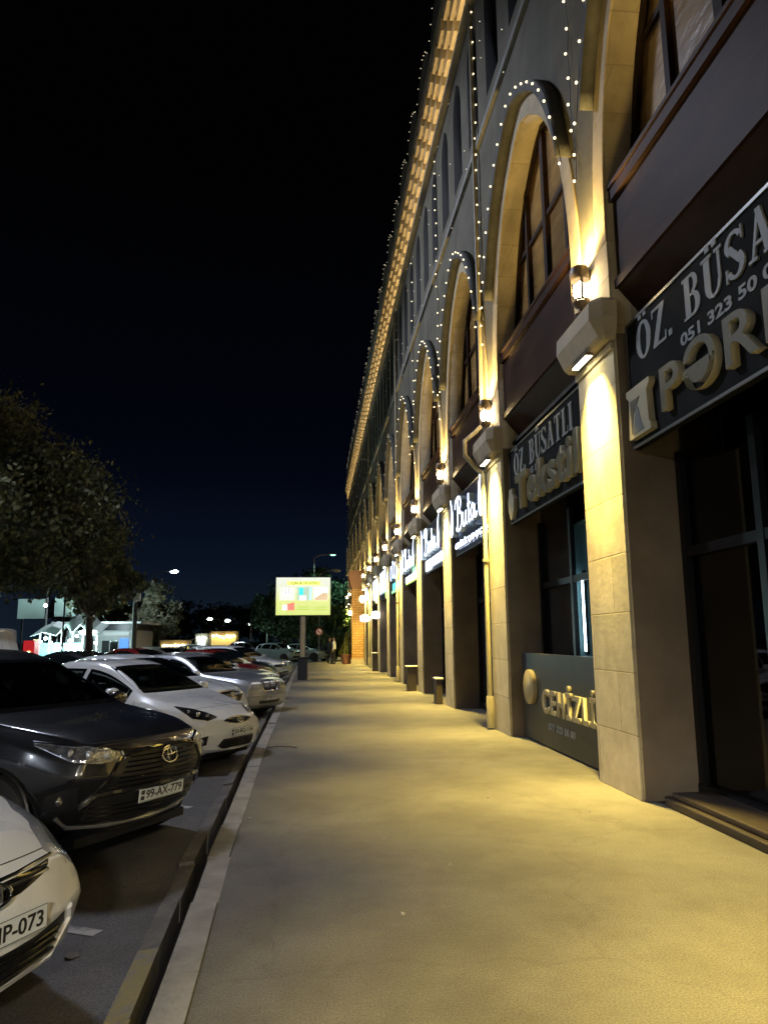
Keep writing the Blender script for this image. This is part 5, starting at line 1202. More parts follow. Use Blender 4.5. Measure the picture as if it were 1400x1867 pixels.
0 and c.patch('rear_window', [(-.6, 1.85), (0, 1.86), (.6, 1.85)], [(-.6, 1.3), (0, 1.3), (.6, 1.3)], 180, CGL)
c.patch('headlamp', [(.5, .95), (.7, 1.02), (.9, 1.08)], [(.5, .82), (.7, .82), (.9, 1.0)], 40, LMPI, mirror=True, N=12, Mr=6, off=.005)
# ------------------------------------------------------------------ billboard
bx, by = -0.475, 30.8
bb = thing('billboard', 'lit yellow billboard reading QALA HOSTEL on a pole by the kerb', 'billboard', (bx, by, 0))
POLEM = mat('billboard_pole_paint', (0.30, 0.24, 0.15), 0.5, col2=(0.36, 0.29, 0.18), scale=5)
m = MB(); m.bbox(-.085, .085, -.07, .07, 0.0, 2.60, .01); m.build('pole', POLEM, bb)
m = MB(); m.box(-.125, -.087, -.05, .05, 0.0, 2.58); m.box(.087, .125, -.05, .05, 0.0, 2.58); m.build('pole_channel', mat('dark_channel', (.06, .06, .06), .5), bb)
m = MB(); m.bbox(-.20, .20, -.12, .10, 0.0, 0.85, .01); m.bbox(-.24, .24, -.16, .14, 0.86, 0.92, .01); m.build('base_box', mat('navy_box', (0.02, 0.022, 0.03), 0.4), bb)
X0, X1, Z0, Z1 = -1.105, 1.105, 2.60, 4.13
m = MB(); m.bbox(X0-.03, X1+.03, -.11, .13, Z0-.03, Z1+.04, .01); m.build('cabinet', mat('cabinet_metal', (0.03, 0.03, 0.03), 0.4), bb)
# face: lit translucent panel with a printed band scheme
BF = bpy.data.materials.new('billboard_face'); BF.use_nodes = True; n = BF.node_tree.nodes; l = BF.node_tree.links; b = n['Principled BSDF']
t_ = n.new('ShaderNodeTexCoord'); s_ = n.new('ShaderNodeSeparateXYZ'); l.new(t_.outputs['Object'], s_.inputs[0]); mr = n.new('ShaderNodeMapRange'); mr.inputs[1].default_value = Z0; mr.inputs[2].default_value = Z1; l.new(s_.outputs[2], mr.inputs[0])
cr = n.new('ShaderNodeValToRGB'); l.new(mr.outputs[0], cr.inputs[0]); e = cr.color_ramp.elements; e[0].position = 0; e[0].color = (0.78, 0.92, 0.22, 1); e[1].position = .85; e[1].color = (0.95, 1.0, .86, 1); q = e.new(.35); q.color = (.90, .98, .30, 1)
l.new(cr.outputs[0], b.inputs['Emission Color']); b.inputs['Emission Strength'].default_value = 0.48; b.inputs['Base Color'].default_value = (.3, .3, .2, 1)
MB().box(X0, X1, -.122, -.111, Z0, Z1).build('advert_panel', BF, bb)
def fl(name, col, s_, x0, x1, z0, z1, d=.126, poly=None):
    mm = MB()
    if poly: mm.prism(poly, lambda a, b_: (a, -d-.002, b_), lambda a, b_: (a, -d, b_))
    else: mm.box(x0, x1, -d-.002, -d, z0, z1)
    return mm.build(name, emis(name, col, s_*.60, False), bb)
w, h = X1-X0, Z1-Z0
def U(u): return X0+u*w
def V(v): return Z0+v*h
fl('title_band', (.85, .95, .18), 1.2, U(.20), U(.82), V(.80), V(.90))
text_mesh('title_lettering', 'QALA HOSTEL', .3, .004, mat('dark_green_print', (.012, .03, .005), .8), facem(U(.28), -.130, V(.805)), bb, width=w*.50, height=h*.085, bold=.005, space=1.15)
fl('room_photo', (.70, .74, .62), 1.0, U(.065), U(.345), V(.39), V(.73)); fl('room_photo_beds', (1, 1, .95), 1.3, U(.14), U(.27), V(.52), V(.72), .1285); fl('room_photo_wall', (.42, .45, .38), 1.0, U(.17), U(.19), V(.55), V(.73), .131); fl('room_photo_wall', (.42, .45, .38), 1.0, U(.225), U(.245), V(.55), V(.73), .131)
fl('bath_photo', (.42, .55, .42), 1.0, U(.39), U(.66), V(.39), V(.74)); fl('bath_photo_curtain', (.05, .85, .68), 1.1, U(.425), U(.50), V(.53), V(.73), .1285); fl('bath_photo_tub', (.9, 1, .95), 1.2, U(.43), U(.55), V(.39), V(.51), .1285); fl('bath_photo_towel', (.45, .95, .85), 1.1, U(.615), U(.655), V(.39), V(.73), .1285)
fl('bed_photo', (.95, .97, .90), 1.2, U(.69), U(.955), V(.39), V(.73)); fl('bed_photo_cover', (.62, .46, .28), 1.0, 0, 0, 0, 0, .1285, [(U(.80), V(.395)), (U(.95), V(.395)), (U(.95), V(.58)), (U(.87), V(.60)), (U(.70), V(.44)), (U(.70), V(.395))])
fl('price_flag', (.95, .22, .16), 1.0, 0, 0, 0, 0, .1265, [(U(.20), V(.12)), (U(.34), V(.13)), (U(.34), V(.34)), (U(.18), V(.28))]); text_mesh('price_lettering', '15', .3, .003, emis('white_print', (1, .95, .9), 1.3, False), facem(U(.12), -.132, V(.13)), bb, width=w*.09, height=h*.14, bold=.02)
for (u0, v0, u1) in ((.40, .20, .62), (.40, .14, .62), (.70, .20, .94), (.70, .13, .95)): fl('small_print_line', (.40, .55, .10), .9, U(u0), U(u1), V(v0), V(v0+.022))

# ------------------------------------------------------------------ street lamps
LAMPW = emis('cool_lamp_glow', (.85, .95, 1.0), 30, False)
GALV = mat('galvanised_pole', (.10, .10, .10), .6)
def street_lamp(label, x, y, h=8.0, arm=1.6, e=900, col=(.80, .90, 1.0), glow=None, r=.07, size=150, aim=0.0, rad=.15, gl=1.0):
    t = thing('street_lamp', label, 'street lamp', (x, y, -DROP), 0, 'street lamps along the road')
    m = MB(); m.tube([(0, 0, 0), (0, 0, h*.6), (0, 0, h-.3), (arm*.4, 0, h-.02), (arm, 0, h+.05)], [r, r*.8, r*.6, r*.5, r*.45], 8); m.build('pole', GALV, t, smooth=True)
    m = MB(); m.prism([(arm-.1, h+.0), (arm+.6, h+.02), (arm+.62, h+.07), (arm+.3, h+.15), (arm-.08, h+.12)], lambda a, b: (a, -.14, b), lambda a, b: (a, .14, b)); m.build('lamp_head', GALV, t)
    MB().ball((arm+.3, 0, h-.0), .22*gl, 12, 6, (1.25, .6, .35 if gl == 1 else .6)).build('lamp_glass', glow or LAMPW, t, smooth=True)
    if e: spot('lamp_light', (arm+.3, 0, h-.16), (0, R(aim), 0), e, col, size, .35, rad, t)
    return t
street_lamp('unseen street lamp added behind the camera to light the car fronts', -15, -5.0, 7, e=1500, size=165, aim=-12, col=(.78,.86,1.0))  # unseen lamp added to brighten car fronts more than the pavement
street_lamp('unseen floodlight mast added left of view to light the parked cars', -13.0, 20.0, 19, e=5600, size=92, col=(.74, .80, 1.0), aim=-34, r=.15, rad=1.3)  # unseen mast added to throw cool light over cars and facade
street_lamp('street lamp standing on the pavement line behind the camera', -1.6, -12.0, 6.5, e=5600, size=165, col=(1.0, .94, .82), rad=.4)
street_lamp('unseen floodlight mast added far left as fill light', -30.0, 34.0, 17, e=900, size=150, col=(.78, .88, 1.0), aim=-35, r=.15, rad=1.0)  # unseen mast added as extra fill on facade and trees
street_lamp('street lamp among the trees beyond the market stall', -15.5, 45.0, 8, e=1500)
a = at(318, 1042, 68); street_lamp('cool white street lamp shining above the small lit tree', a.x-1.9, 68, a.z+DROP, e=2500, col=(.72, .92, 1), gl=1.25)
for (px, py, Y, lab) in ((383, 1130, 130, 'left one of the three small street lamps in the far distance'), (415, 1133, 125, 'middle one of the small street lamps in the far distance'), (452, 1140, 150, 'right one of the small street lamps in the far distance, beside a thin pole')):
    a = at(px, py, Y); street_lamp(lab, a.x-1.9, Y, a.z+.25, e=0, r=.1, gl=1.7, glow=emis('far_lamp_glow', (.85, 1, .92), 9, False))
a = at(518, 1130, 85); street_lamp('greenish street lamp just under the left part of the billboard', a.x-1.9, 85, a.z+.25, e=900, col=(.6, 1, .8), glow=emis('green_lamp_glow', (.45, .9, .65), 3, False))
a = at(607, 1014, 75); street_lamp('small teal lamp high up left of the building end', a.x-1.9, 75, a.z+.25, e=1200, col=(.55, .95, .85), glow=emis('teal_lamp_glow', (.25, .8, .6), 3, False))
a = at(614, 1043, 56); street_lamp('unlit globe street lamp between the billboard and the building end', a.x-1.3, 56, a.z+.2, arm=1.0, e=0, r=.05, glow=mat('unlit_globe', (.35, .35, .33), .4))
for (px, py, w_, lab, col, e) in ((408, 1166, 3.0, 'warm lit kiosk window far down the street', (1, .72, .28), 6), (320, 1182, 3.2, 'warm lit shop front beyond the small tree', (1, .74, .34), 5), (368, 1170, 1.0, 'narrow white lit panel far down the street', (.8, 1, .95), 4)):
    a = at(px, py, 95); t = thing('lit_kiosk', lab, 'kiosk', (a.x, 95, -DROP))
    zc = a.z+DROP
    MB().box(-w_/2-.3, w_/2+.3, .02, 2.2, 0, zc+1.0).build('walls', mat('kiosk_wall', (.2, .17, .12), .8), t); MB().box(-w_/2, w_/2, -.03, .018, zc-.7, zc+.5).build('lit_window', emis('kiosk_glow', col, .25, True), t); mb_ = MB(); rk2 = random.Random(int(px)); [mb_.ball((-w_/2+w_*(i_+.5)/7, -.25, zc+.35+rk2.uniform(-.25, .2)), rk2.uniform(.10, .20), 8, 5) for i_ in range(7)]; tag(mb_.build('bulbs', emis('kiosk_bulb_glow', col, e*2.2, True), t), kind='stuff'); MB().box(-w_/2-.6, w_/2+.6, -.8, 2.4, zc+1.002, zc+1.12).build('roof', METD, t)

# ------------------------------------------------------------------ trees
def leaf_mat(name, c1, c2, sc=1.2):
    m = mat(name, c1, .8, col2=c2, scale=sc, lo=.4, hi=.62, spec=.15); return m
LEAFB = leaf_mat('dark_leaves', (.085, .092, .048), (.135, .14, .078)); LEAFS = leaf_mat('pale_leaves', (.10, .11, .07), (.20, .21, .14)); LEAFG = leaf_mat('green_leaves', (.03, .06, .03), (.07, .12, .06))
BARK = mat('bark', (.06, .05, .04), .9, col2=(.10, .085, .07), scale=6, bump=.5)
def tree(label, x, y, h, rad, trunk_h, n=9000, leaf=.22, mt=LEAFB, seed=1, clumps=34, group='trees around the parking area', tr=.22, squash=1.0, name='tree', zbase=-.2):
    rd = random.Random(seed); nr = np.random.RandomState(seed)
    t = thing(name, label, 'tree', (x, y, zbase), 0, group)
    m = MB(); top = Vector((rd.uniform(-.3, .3), rd.uniform(-.3, .3), h*.72)); m.tube([(0, 0, 0), (0, 0, trunk_h*.5), (rd.uniform(-.1, .1), 0, trunk_h), top], [tr, tr*.8, tr*.7, tr*.15], 10)
    cz = trunk_h+(h-trunk_h)*.5; cl = []
    for i in range(clumps):
        while True:
            v = Vector((rd.uniform(-1, 1), rd.uniform(-1, 1), rd.uniform(-1, 1)))
            if v.length < 1 and v.length > .35: break
        sh = 1.0-.35*max(0, v.z)
        p = Vector((v.x*rad*sh, v.y*rad*sh, cz+v.z*(h-trunk_h)*.5*squash)); cl.append((p, rad*rd.uniform(.20, .38)))
    for p, r_ in cl[:14]:
        a = Vector((0, 0, trunk_h*rd.uniform(.75, 1.1)+rd.random()*(p.z-trunk_h)*.3)); mid = (a+p)/2+Vector((0, 0, -.1*rad)); m.tube([a, mid, p], [tr*.35, tr*.22, tr*.06], 6)
    m.build('trunk', BARK, t, smooth=True)
    per = n//clumps; P_ = []
    for p, r_ in cl:
        d = nr.normal(size=(per, 3)); d /= np.linalg.norm(d, axis=1)[:, None]; rr = r_*(nr.rand(per)**.45)[:, None]*(1+.25*nr.normal(size=(per, 1)))
        P_.append(np.array(p)+d*rr*np.array([1, 1, .75]))
    P_ = np.concatenate(P_); N = len(P_)
    u = nr.normal(size=(N, 3)); u /= np.linalg.norm(u, axis=1)[:, None]; v = np.cross(u, nr.normal(size=(N, 3))); v /= np.linalg.norm(v, axis=1)[:, None]
    s = leaf*(.5+nr.rand(N, 1)); A = P_-u*s*.5; B = P_+v*s*.30+u*s*.05; C_ = P_+u*s*.5; D = P_-v*s*.30+u*s*.05
    co = np.stack([A, B, C_, D], 1).reshape(-1, 3); me = bpy.data.meshes.new('crown'); me.vertices.add(N*4); me.vertices.foreach_set('co', co.ravel()); me.loops.add(N*4); me.loops.foreach_set('vertex_index', np.arange(N*4)); me.polygons.add(N); me.polygons.foreach_set('loop_start', np.arange(N)*4); me.polygons.foreach_set('loop_total', np.full(N, 4))
    me.materials.append(mt); me.update(); me.validate(); o = bpy.data.objects.new('crown', me); COL.objects.link(o); o.parent = t
    return t
tree('huge dark tree filling the left edge above the parked cars', -13.6, 31, 11.7, 5.3, 3.7, n=80000, leaf=.19, seed=4, clumps=95, tr=.32)
tree('lower dark tree hanging over the market stall beside the huge tree', -10.4, 36, 6.4, 2.3, 3.3, n=9000, leaf=.26, seed=9, clumps=34, mt=LEAFB)
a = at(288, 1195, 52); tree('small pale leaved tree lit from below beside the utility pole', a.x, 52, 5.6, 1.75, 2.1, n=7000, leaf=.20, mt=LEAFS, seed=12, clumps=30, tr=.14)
a = at(320, 1190, 60)
for i, (px, Y, hh, rr, lab) in enumerate(((520, 74, 8.0, 3.6, 'dark tree directly behind the left half of the billboard'), (585, 82, 9.5, 4.6, 'dark green tree between the billboard and the building end'), (610, 64, 4.6, 2.0, 'low dark green tree behind the two men'), (545, 95, 9.5, 5.2, 'broad dark tree far behind the billboard'), (480, 110, 8.0, 4.6, 'far dark tree left of the billboard'))):
    a = at(px, 1190, Y); tree(lab, a.x, Y, hh, rr, 1.6 if Y > 65 else .8, n=7000, leaf=.34, mt=LEAFG, seed=20+i, clumps=34, group='trees behind the billboard')
for i, (px, Y, hh, rr) in enumerate(((420, 140, 8, 6), (350, 150, 9, 7), (280, 120, 8, 6), (230, 110, 7.5, 5), (160, 100, 8, 6))):
    a = at(px, 1180, Y); tree(['distant tree left of the far street lamps', 'distant tree under the warm kiosk lights', 'distant tree beyond the small lit tree', 'distant tree beyond the utility pole', 'distant tree far behind the market stall'][i], a.x, Y, hh, rr, 1.5, n=3500, leaf=.6, mt=LEAFB, seed=40+i, clumps=26, group='distant trees')
# ------------------------------------------------------------------ market stall and low shop building on the left
a = at(60, 1200, 40); bw = at(258, 1130, 44)
lb = thing('low_shop', 'low flat-roofed white shop with a lit blue panel behind the parked cars', 'shop', (at(215, 1190, 46).x, 46, -DROP))
WL = mat('pale_shop_wall', (.30, .32, .32), .7, col2=(.36, .38, .37), scale=3); x0, x1 = at(120, 1190, 46).x-lb.location.x, at(245, 1190, 46).x-lb.location.x
zt_ = at(200, 1134, 46).z+DROP
MB().box(x0, x1, 0, 5, 0, zt_-.5).build('walls', WL, lb); MB().box(x0-.6, x1+.5, -.9, 5.2, zt_-.12, zt_).build('roof', mat('white_roof_edge', (.5, .52, .52), .6), lb); MB().box(x0-.1, x1, -.05, 5, zt_-.498, zt_-.122).build('fascia', METD, lb)
zz = lambda py: at(200, py, 46).z+DROP
def lbx(px): return at(px, 1190, 46).x-lb.location.x
m = MB(); m.box(lbx(186), lbx(199), -.06, -.01, 0.1, zz(1168)); o = m.build('door', METD, lb); 
MB().box(lbx(201), lbx(215), -.06, -.01, .8, zz(1168)).build('window', GLASSD, lb); MB().box(lbx(218), lbx(234), -.07, -.01, .2, zz(1164)).build('blue_panel', emis('blue_panel', (.05, .16, .55), .7), lb)
MB().box(lbx(188), lbx(236), -.10, -.02, zz(1159), zz(1153)).build('air_duct', mat('duct', (.45, .46, .45), .5), lb)
point('wall_light', (lbx(210), -2.2, 2.6), 110, (.75, .95, 1), .1, lb)
st = thing('market_stall', 'market stall of glass panels under brilliant teal white lights left of the low shop', 'market stall', (a.x, 40, -DROP))
def sx_(px): return at(px, 1190, 40).x-a.x
z4 = lambda py: at(120, py, 40).z+DROP
GP = mat('stall_glass_panel', (.10, .21, .24), .25, col2=(.15, .29, .31), scale=2)
for i, (p0, p1) in enumerate(((72, 89), (90, 111), (112, 130), (133, 149))): MB().box(sx_(p0), sx_(p1), 0, .06, .05, z4(1172)).build('glass_panel', GP, st)
MB().box(sx_(60), sx_(71), -.02, .08, .05, z4(1165)).build('post_panel', mat('timber_panel', (.30, .17, .09), .7), st)
m = MB()
for p in (71.5, 89.5, 111.5, 131.5, 150, 158, 176): m.box(sx_(p)-.03, sx_(p)+.03, -.04, .08, 0, z4(1150))
m.build('post', mat('stall_post', (.35, .40, .40), .5), st)
m = MB(); m.mi = 0
pts = [sx_(p) for p in (60, 84, 108, 124, 136, 150, 166, 182)]; zs = [z4(q) for q in (1148, 1140, 1146, 1126, 1142, 1126, 1143, 1147)]
for i in range(len(pts)-1): m.add([(pts[i], -.6, zs[i]-.35), (pts[i+1], -.6, zs[i+1]-.35), (pts[i+1], 1.6, zs[i+1]+.25), (pts[i], 1.6, zs[i]+.25), (pts[i], -.6, zs[i]-.38), (pts[i+1], -.6, zs[i+1]-.38), (pts[i+1], 1.6, zs[i+1]+.22), (pts[i], 1.6, zs[i]+.22)], [(0, 1, 2, 3), (7, 6, 5, 4), (0, 4, 5, 1), (3, 2, 6, 7)])
m.build('awning', mat('pale_awning', (.22, .27, .26), .7), st)
TL = emis('stall_lamp_glow', (.70, 1.0, .96), 26)
for j, (px, py) in enumerate(((74, 1170), (84, 1164), (93, 1172), (104, 1178), (112, 1182), (120, 1180), (128, 1168), (141, 1160), (146, 1177), (152, 1153), (160, 1151), (170, 1153), (162, 1166), (175, 1172), (84, 1104))):
    q = at(px, py, 39.3 if py > 1110 else 37.5)
    tl = thing('stall_lamp', 'brilliant bulb in the row of lights hanging over the market stall' if py > 1110 else 'single bright lamp caught in the leaves above the market stall', 'lamp', tuple(q), 0, 'bulbs hanging over the market stall' if py > 1110 else None)
    MB().ball((0, 0, 0), .085 if j not in (9, 10, 11) else .12, 10, 6, (1.6 if j in (9, 10, 11) else 1, 1, .8)).build('bulb', TL, tl, smooth=True); MB().cyl((0, 0, .1), (0, 0, .5), .01, 5).build('cord', WIRE, tl)
    if j in (1, 4, 7, 10, 13, 14): point('bulb_light', (0, -.25, 0), 140, (.65, 1.0, .97), .12, tl)
rf = thing('drinks_fridge', 'red drinks fridge with an orange disc beside the white van', 'fridge', tuple(Vector((at(52, 1190, 33).x, 33, -DROP))))
w_ = at(62, 1190, 33).x-at(42, 1190, 33).x; zf = at(52, 1168, 33).z+DROP
MB().bbox(-w_/2, w_/2, 0, .6, 0, zf, .02).build('cabinet', mat('red_fridge', (.55, .02, .03), .35, emit=(.8, .03, .04), es=.30), rf)
MB().lathe([(0, -.002), (.13, -.002), (.13, -.012), (0, -.012)], c=(.02, 0, zf*.70), n=24, axis='y').build('orange_disc', emis('orange_disc', (.95, .45, .08), .6), rf)
m = MB(); ribbon(m, [(0, 0), (.05, .16), (.10, .02), (.15, .16), (.20, .02), (.27, .13), (.33, .02)], .035, -.02, -.01, 0, 0, 1, 1); m.v = [(y_*-1-.16, -.014+(x_*.1), z_+zf*.52) for x_, y_, z_ in m.v]; m.build('wavy_lettering', emis('fridge_white', (1, .9, .85), .8), rf)
# utility pole with transformer box
a = at(243, 1195, 38); up = thing('utility_pole', 'dark utility pole with a pale box near its top left of the small lit tree', 'pole', (a.x, 38, -DROP)); ztop = at(245, 1080, 38).z+DROP
MB().tube([(0, 0, 0), (0, 0, ztop+.2)], [.14, .10], 10).build('pole', mat('dark_pole', (.05, .045, .04), .8), up, smooth=True); MB().bbox(-.05, .28, -.35, -.1, ztop-.45, ztop-.05, .02).build('equipment_box', mat('pale_box', (.5, .54, .54), .5), up); MB().box(-.2, .4, -.12, -.05, ztop-.02, ztop+.04).build('crossarm', GALV, up)
a = at(458, 1180, 90); tp = thing('thin_pole', 'thin bare pole standing between the far lamps and the dark trees', 'pole', (a.x, 90, -.2)); MB().tube([(0, 0, 0), (0, 0, 6.2)], [.12, .08], 8).build('pole', GALV, tp); 
a = at(113, 1190, 36); tp = thing('thin_pole', 'thin dark pole in front of the market stall', 'pole', (a.x, 36, -DROP)); MB().tube([(0, 0, 0), (0, 0, 4.2)], [.05, .04], 8).build('pole', METD, tp)
# pale hoarding seen through the leaves
a0 = at(33, 1110, 41); a1 = at(140, 1110, 41); hd = thing('banner_board', 'pale grey board hanging on posts behind the leaves left of the stall', 'board', (a0.x, 41, 0)); zt2, zb2 = at(60, 1092, 41).z, at(60, 1128, 41).z
MB().box(0, at(82, 1110, 41).x-a0.x, 0, .05, zb2, zt2).build('board_panel', mat('pale_banner', (.40, .46, .45), .7), hd); MB().box(at(100, 1110, 41).x-a0.x, a1.x-a0.x, 0, .05, zb2+.1, zt2+.1).build('board_panel', bpy.data.materials['pale_banner'], hd)
MB().box(.2, .28, .06, .14, -.13, zt2).build('post', METD, hd); MB().box(a1.x-a0.x-.3, a1.x-a0.x-.22, .06, .14, -.13, zt2).build('post', METD, hd)
# no-entry style round road sign
a = at(582, 1152, 55); rs_ = thing('road_sign', 'round red and white road sign on a post behind the two men', 'road sign', (a.x, 55, -.2)); zc = a.z+.2
MB().cyl((0, .03, 0), (0, .03, zc), .03, 8).build('post', GALV, rs_); MB().lathe([(0, -.012), (.26, -.012), (.26, .01), (0, .01)], c=(0, 0, zc), n=28, axis='y').build('disc', mat('sign_red', (.55, .05, .06), .4), rs_)
MB().lathe([(0, -.018), (.20, -.018), (.20, -.0125)], c=(0, 0, zc), n=28, axis='y').build('disc_face', mat('sign_white', (.75, .76, .76), .4), rs_); m = MB(); m.prism([(-.16, .10), (-.11, .15), (.16, -.10), (.11, -.15)], lambda p, q: (p, -.024, zc+q), lambda p, q: (p, -.019, zc+q)); m.build('red_bar', bpy.data.materials['sign_red'], rs_)
# planter with bush
pl_ = thing('potted_bush', 'bushy conifer in a terracotta pot beside the brick pillar', 'potted plant', (2.12, 50.3, 0))
MB().lathe([(.28, 0), (.36, .40), (.40, .55), (.43, .56), (.43, .66), (.36, .66), (.34, .5)], n=20).build('pot', mat('terracotta', (.35, .15, .07), .8), pl_, smooth=True)
nr = np.random.RandomState(3); m = MB()
for i in range(2600):
    z = nr.rand()**1.1; rr = .50*(1-z*.85)*math.sqrt(nr.rand())*(1+.15*math.sin(9*z)); q = nr.rand()*6.283; p = Vector((rr*math.cos(q), rr*math.sin(q), .62+1.45*z)); u = Vector(nr.normal(size=3)).normalized()*.05; v = Vector(nr.normal(size=3)).normalized()*.03
    m.add([p-u, p+v, p+u, p-v], [(0, 1, 2, 3)])
m.build('foliage', leaf_mat('conifer_leaves', (.08, .09, .03), (.16, .17, .06), 6), pl_, recalc=False); MB().cyl((0, 0, .5), (0, 0, 1.6), .03, 6).build('stem', BARK, pl_)
# litter bins / box planters against the piers
BXM = mat('brown_box', (.06, .045, .03), .6); BXT = mat('pale_box_lid', (.62, .58, .50), .6)
for (x, y, w_, h_, lab) in ((3.03, 23.6, .28, .74, 'brown box with pale lid standing before the fourth pier of the arcade'), (3.10, 18.9, .16, .60, 'grey box with pale lid before the third pier of the arcade'), (3.05, 38.2, .26, .9, 'pale box standing against the pier near the far lightbox')):
    t = thing('pavement_box', lab, 'box', (x, y, 0), 0, 'boxes standing against the piers'); MB().bbox(-w_/2, w_/2, -.2, .2, 0, h_, .012).build('box_body', BXM, t); MB().bbox(-w_/2-.03, w_/2+.03, -.23, .23, h_+.001, h_+.04, .008).build('lid', BXT, t)
# litter, manhole
LIT = mat('litter_paper', (.38, .36, .31), .8)
rl = random.Random(11)
for i, (px, py) in enumerate(((455, 1493), (820, 1578), (735, 1668), (612, 1240), (1075, 1480), (890, 1455), (700, 1530), (130, 1745))):
    a = at(px, py, 5); d = a-Vector((0, 0, CH)); t_ = -CH/d.z*1.0; g = Vector((0, 0, CH))+d*t_
    z = 0.006
    if px < 200: g = Vector((0, 0, CH))+d*(-(CH+DROP)/d.z); z = -DROP+.006
    m = MB(); s = .014 if px > 200 else .05; k_ = 5
    vs = [(g.x+s*math.cos(q*1.26)*rl.uniform(.5, 1), g.y+s*1.3*math.sin(q*1.26)*rl.uniform(.5, 1), z+rl.uniform(0, .012)) for q in range(k_)]; m.add(vs+[(v[0], v[1], z-.005) for v in vs], [tuple(range(k_)), tuple(range(k_, 2*k_))]+[(q, (q+1) % k_, k_+(q+1) % k_, k_+q) for q in range(k_)])
    tag(m.build('litter_scrap', LIT if px > 200 else mat('leaf_scrap', (.12, .11, .10), .9)), 'crumpled dark scrap on the asphalt below the nearest white car' if px < 200 else 'tiny pale paper scrap lying on the bare pavement', 'litter', 'paper scraps on the pavement' if px > 200 else None)
d = at(592, 1238, 30)-Vector((0, 0, CH)); g = Vector((0, 0, CH))+d*(-CH/d.z)
tag(MB().bbox(g.x-.32, g.x+.32, g.y-.30, g.y+.30, -.02, .010, .006).build('manhole_cover', mat('iron_cover', (.03, .028, .025), .6, bump=.4)), 'dark square cover set in the pavement beyond the billboard pole base', 'cover')
d = at(515, 1363, 12)-Vector((0, 0, CH)); g = Vector((0, 0, CH))+d*(-CH/d.z); m = MB(); m.tube([(g.x-.28, g.y-.1, .008), (g.x-.1, g.y+.06, .012), (g.x+.1, g.y+.03, .01), (g.x+.22, g.y-.10, .009)], .007, 6)
tag(m.build('twig', BARK), 'short dark twig lying on the pavement near the kerb', 'twig')
# ------------------------------------------------------------------ two men
SKIN = mat('skin', (.42, .26, .18), .6); SHIRT = mat('white_shirt', (.62, .62, .58), .8); DARKC = mat('dark_cloth', (.012, .012, .015), .85); HAIR = mat('dark_hair', (.015, .012, .01), .6); JACK = mat('black_jacket', (.02, .02, .022), .8)
def skin_body(name, verts, edges, radii, m, parent, mats=None, paint_fn=None):
    me = bpy.data.meshes.new(name); me.from_pydata([tuple(v) for v in verts], edges, []); o = bpy.data.objects.new(name, me); COL.objects.link(o)
    sk = o.modifiers.new('s', 'SKIN'); sk.use_smooth_shade = True
    for i, r_ in enumerate(radii):
        me.skin_vertices[0].data[i].radius = r_ if isinstance(r_, tuple) else (r_, r_)
    me.skin_vertices[0].data[0].use_root = True
    o.modifiers.new('u', 'SUBSURF').levels = 2
    dg = bpy.context.evaluated_depsgraph_get(); m2 = bpy.data.meshes.new_from_object(o.evaluated_get(dg)); o.modifiers.clear(); o.data = m2; m2.materials.clear()
    for q in (mats or [m]): m2.materials.append(q)
    if paint_fn:
        for p in m2.polygons: p.material_index = paint_fn(p.center)
    o.parent = parent; return o
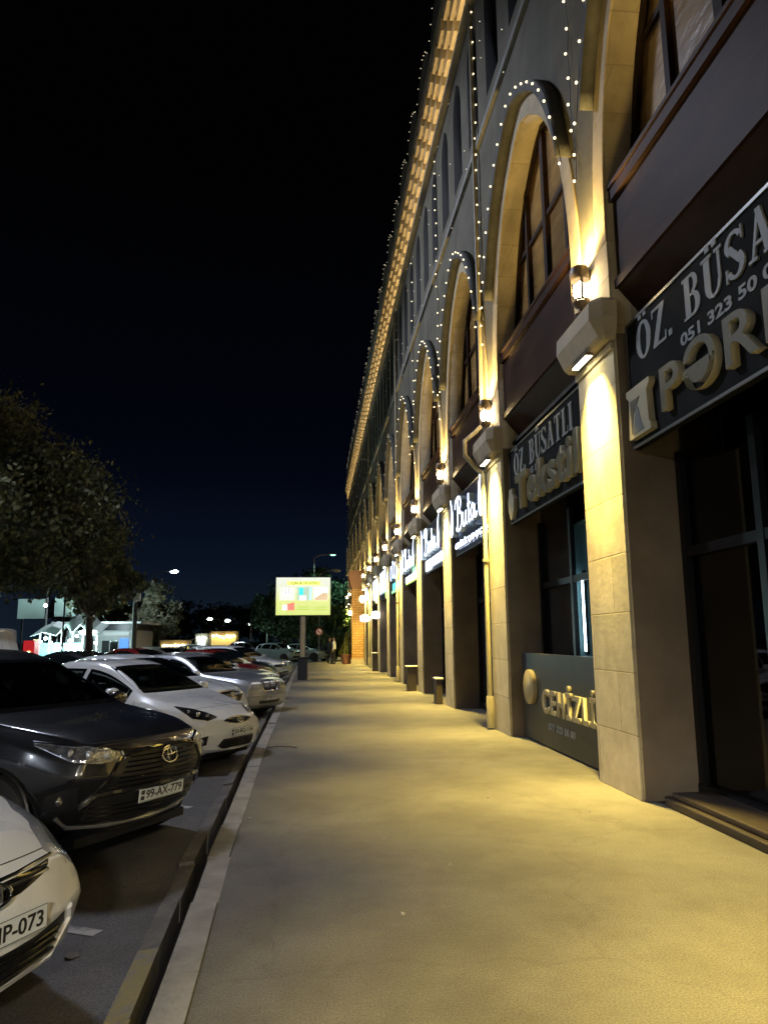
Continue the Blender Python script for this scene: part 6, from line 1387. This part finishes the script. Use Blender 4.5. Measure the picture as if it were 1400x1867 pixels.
def man(label, x, y, rz, torso, arms, legs_spread, seed=0):
    t = thing('person', label, 'person', (x, y, 0), rz, None)
    V_ = []; E_ = []; Rr = []
    def v(p, r_): V_.append(Vector(p)); Rr.append(r_); return len(V_)-1
    pel = v((0, 0, .95), (.155, .12)); sp = v((0, -.01, 1.10), (.15, .115)); ch = v((0, 0, 1.32), (.185, .12)); nk = v((0, .0, 1.50), .062); hd0 = v((0, .015, 1.58), .068); hd1 = v((0, .02, 1.68), .092); hd2 = v((0, .01, 1.75), .075)
    for a_, b_ in ((pel, sp), (sp, ch), (ch, nk), (nk, hd0), (hd0, hd1), (hd1, hd2)): E_.append((a_, b_))
    for sg in (1, -1):
        fwd = legs_spread*sg
        hp = v((sg*.09, 0, .88), .095); kn = v((sg*.12, fwd*.5+.03, .48), .062); an = v((sg*.13, fwd, .09), .042); ft = v((sg*.14, fwd+.10, .035), (.040, .032)); te = v((sg*.15, fwd+.19, .03), (.038, .024)); E_ += [(pel, hp), (hp, kn), (kn, an), (an, ft), (ft, te)]
        sh = v((sg*.19, 0, 1.42), .062); el = v((sg*.25, -.03, 1.14), .044); wr_ = v((sg*.24, arms[0 if sg > 0 else 1][0], arms[0 if sg > 0 else 1][1]), .030); pm_ = v((sg*.235, arms[0 if sg > 0 else 1][0]+.05, arms[0 if sg > 0 else 1][1]-.06), (.030, .018)); E_ += [(ch, sh), (sh, el), (el, wr_), (wr_, pm_)]
        for q in range(4):
            f0 = v((sg*.235-.027*sg+.018*q*sg, arms[0 if sg > 0 else 1][0]+.075, arms[0 if sg > 0 else 1][1]-.10), .009); f1 = v((sg*.235-.027*sg+.018*q*sg, arms[0 if sg > 0 else 1][0]+.095, arms[0 if sg > 0 else 1][1]-.145-.008*(q in (1, 2))), .008); E_ += [(pm_, f0), (f0, f1)]
        th = v((sg*.20, arms[0 if sg > 0 else 1][0]+.085, arms[0 if sg > 0 else 1][1]-.06), .010); E_.append((pm_, th))
    def pf(c):
        if c.z > 1.50: return 1
        if c.z < .055: return 3
        if abs(c.x) > .19 and any((c-Vector((sg*.235, arms[0 if sg > 0 else 1][0]+.05, arms[0 if sg > 0 else 1][1]-.07))).length < .13 for sg in (1, -1)): return 1
        return 2 if c.z < .98 and not (abs(c.x) > .20 and c.z > .85) else 0
    skin_body('body', V_, E_, Rr, torso, t, mats=[torso, SKIN, DARKC, RUB], paint_fn=pf)
    m = MB(); m.ball((0, -.015, 1.715), .105, 14, 8, (.95, 1.05, .92)); o = m.build('hair', HAIR, t, smooth=True)
    bm = bmesh.new(); bm.from_mesh(o.data); bmesh.ops.delete(bm, geom=[q for q in bm.verts if q.co.z < 1.67 or (q.co.y > .055 and q.co.z < 1.745)], context='VERTS'); bm.to_mesh(o.data); bm.free()
    m = MB(); m.ball((0, .115, 1.665), .016, 8, 5, (.8, 1.1, 1.4)); m.build('nose', SKIN, t, smooth=True)
    m = MB()
    for sg in (1, -1): m.ball((sg*.032, .098, 1.69), .010, 8, 5)
    m.build('eyes', HAIR, t, smooth=True); m = MB()
    for sg in (1, -1): m.ball((sg*.095, .01, 1.675), .022, 8, 5, (.5, .8, 1.3))
    m.build('ears', SKIN, t, smooth=True); m = MB(); m.ball((0, .105, 1.628), .018, 8, 4, (1.3, .5, .35)); m.build('mouth', mat('lips', (.25, .10, .08), .6), t, smooth=True)
    return t
p1 = man('man in a loose white shirt and dark trousers facing left at the pavement end', 1.30, 50.0, R(75), SHIRT, [(.16, .98), (.02, .86)], .12)
p2 = man('man in dark clothes half hidden behind the man in the white shirt', 1.02, 51.2, R(-60), JACK, [(.10, 1.05), (.05, .88)], .06)
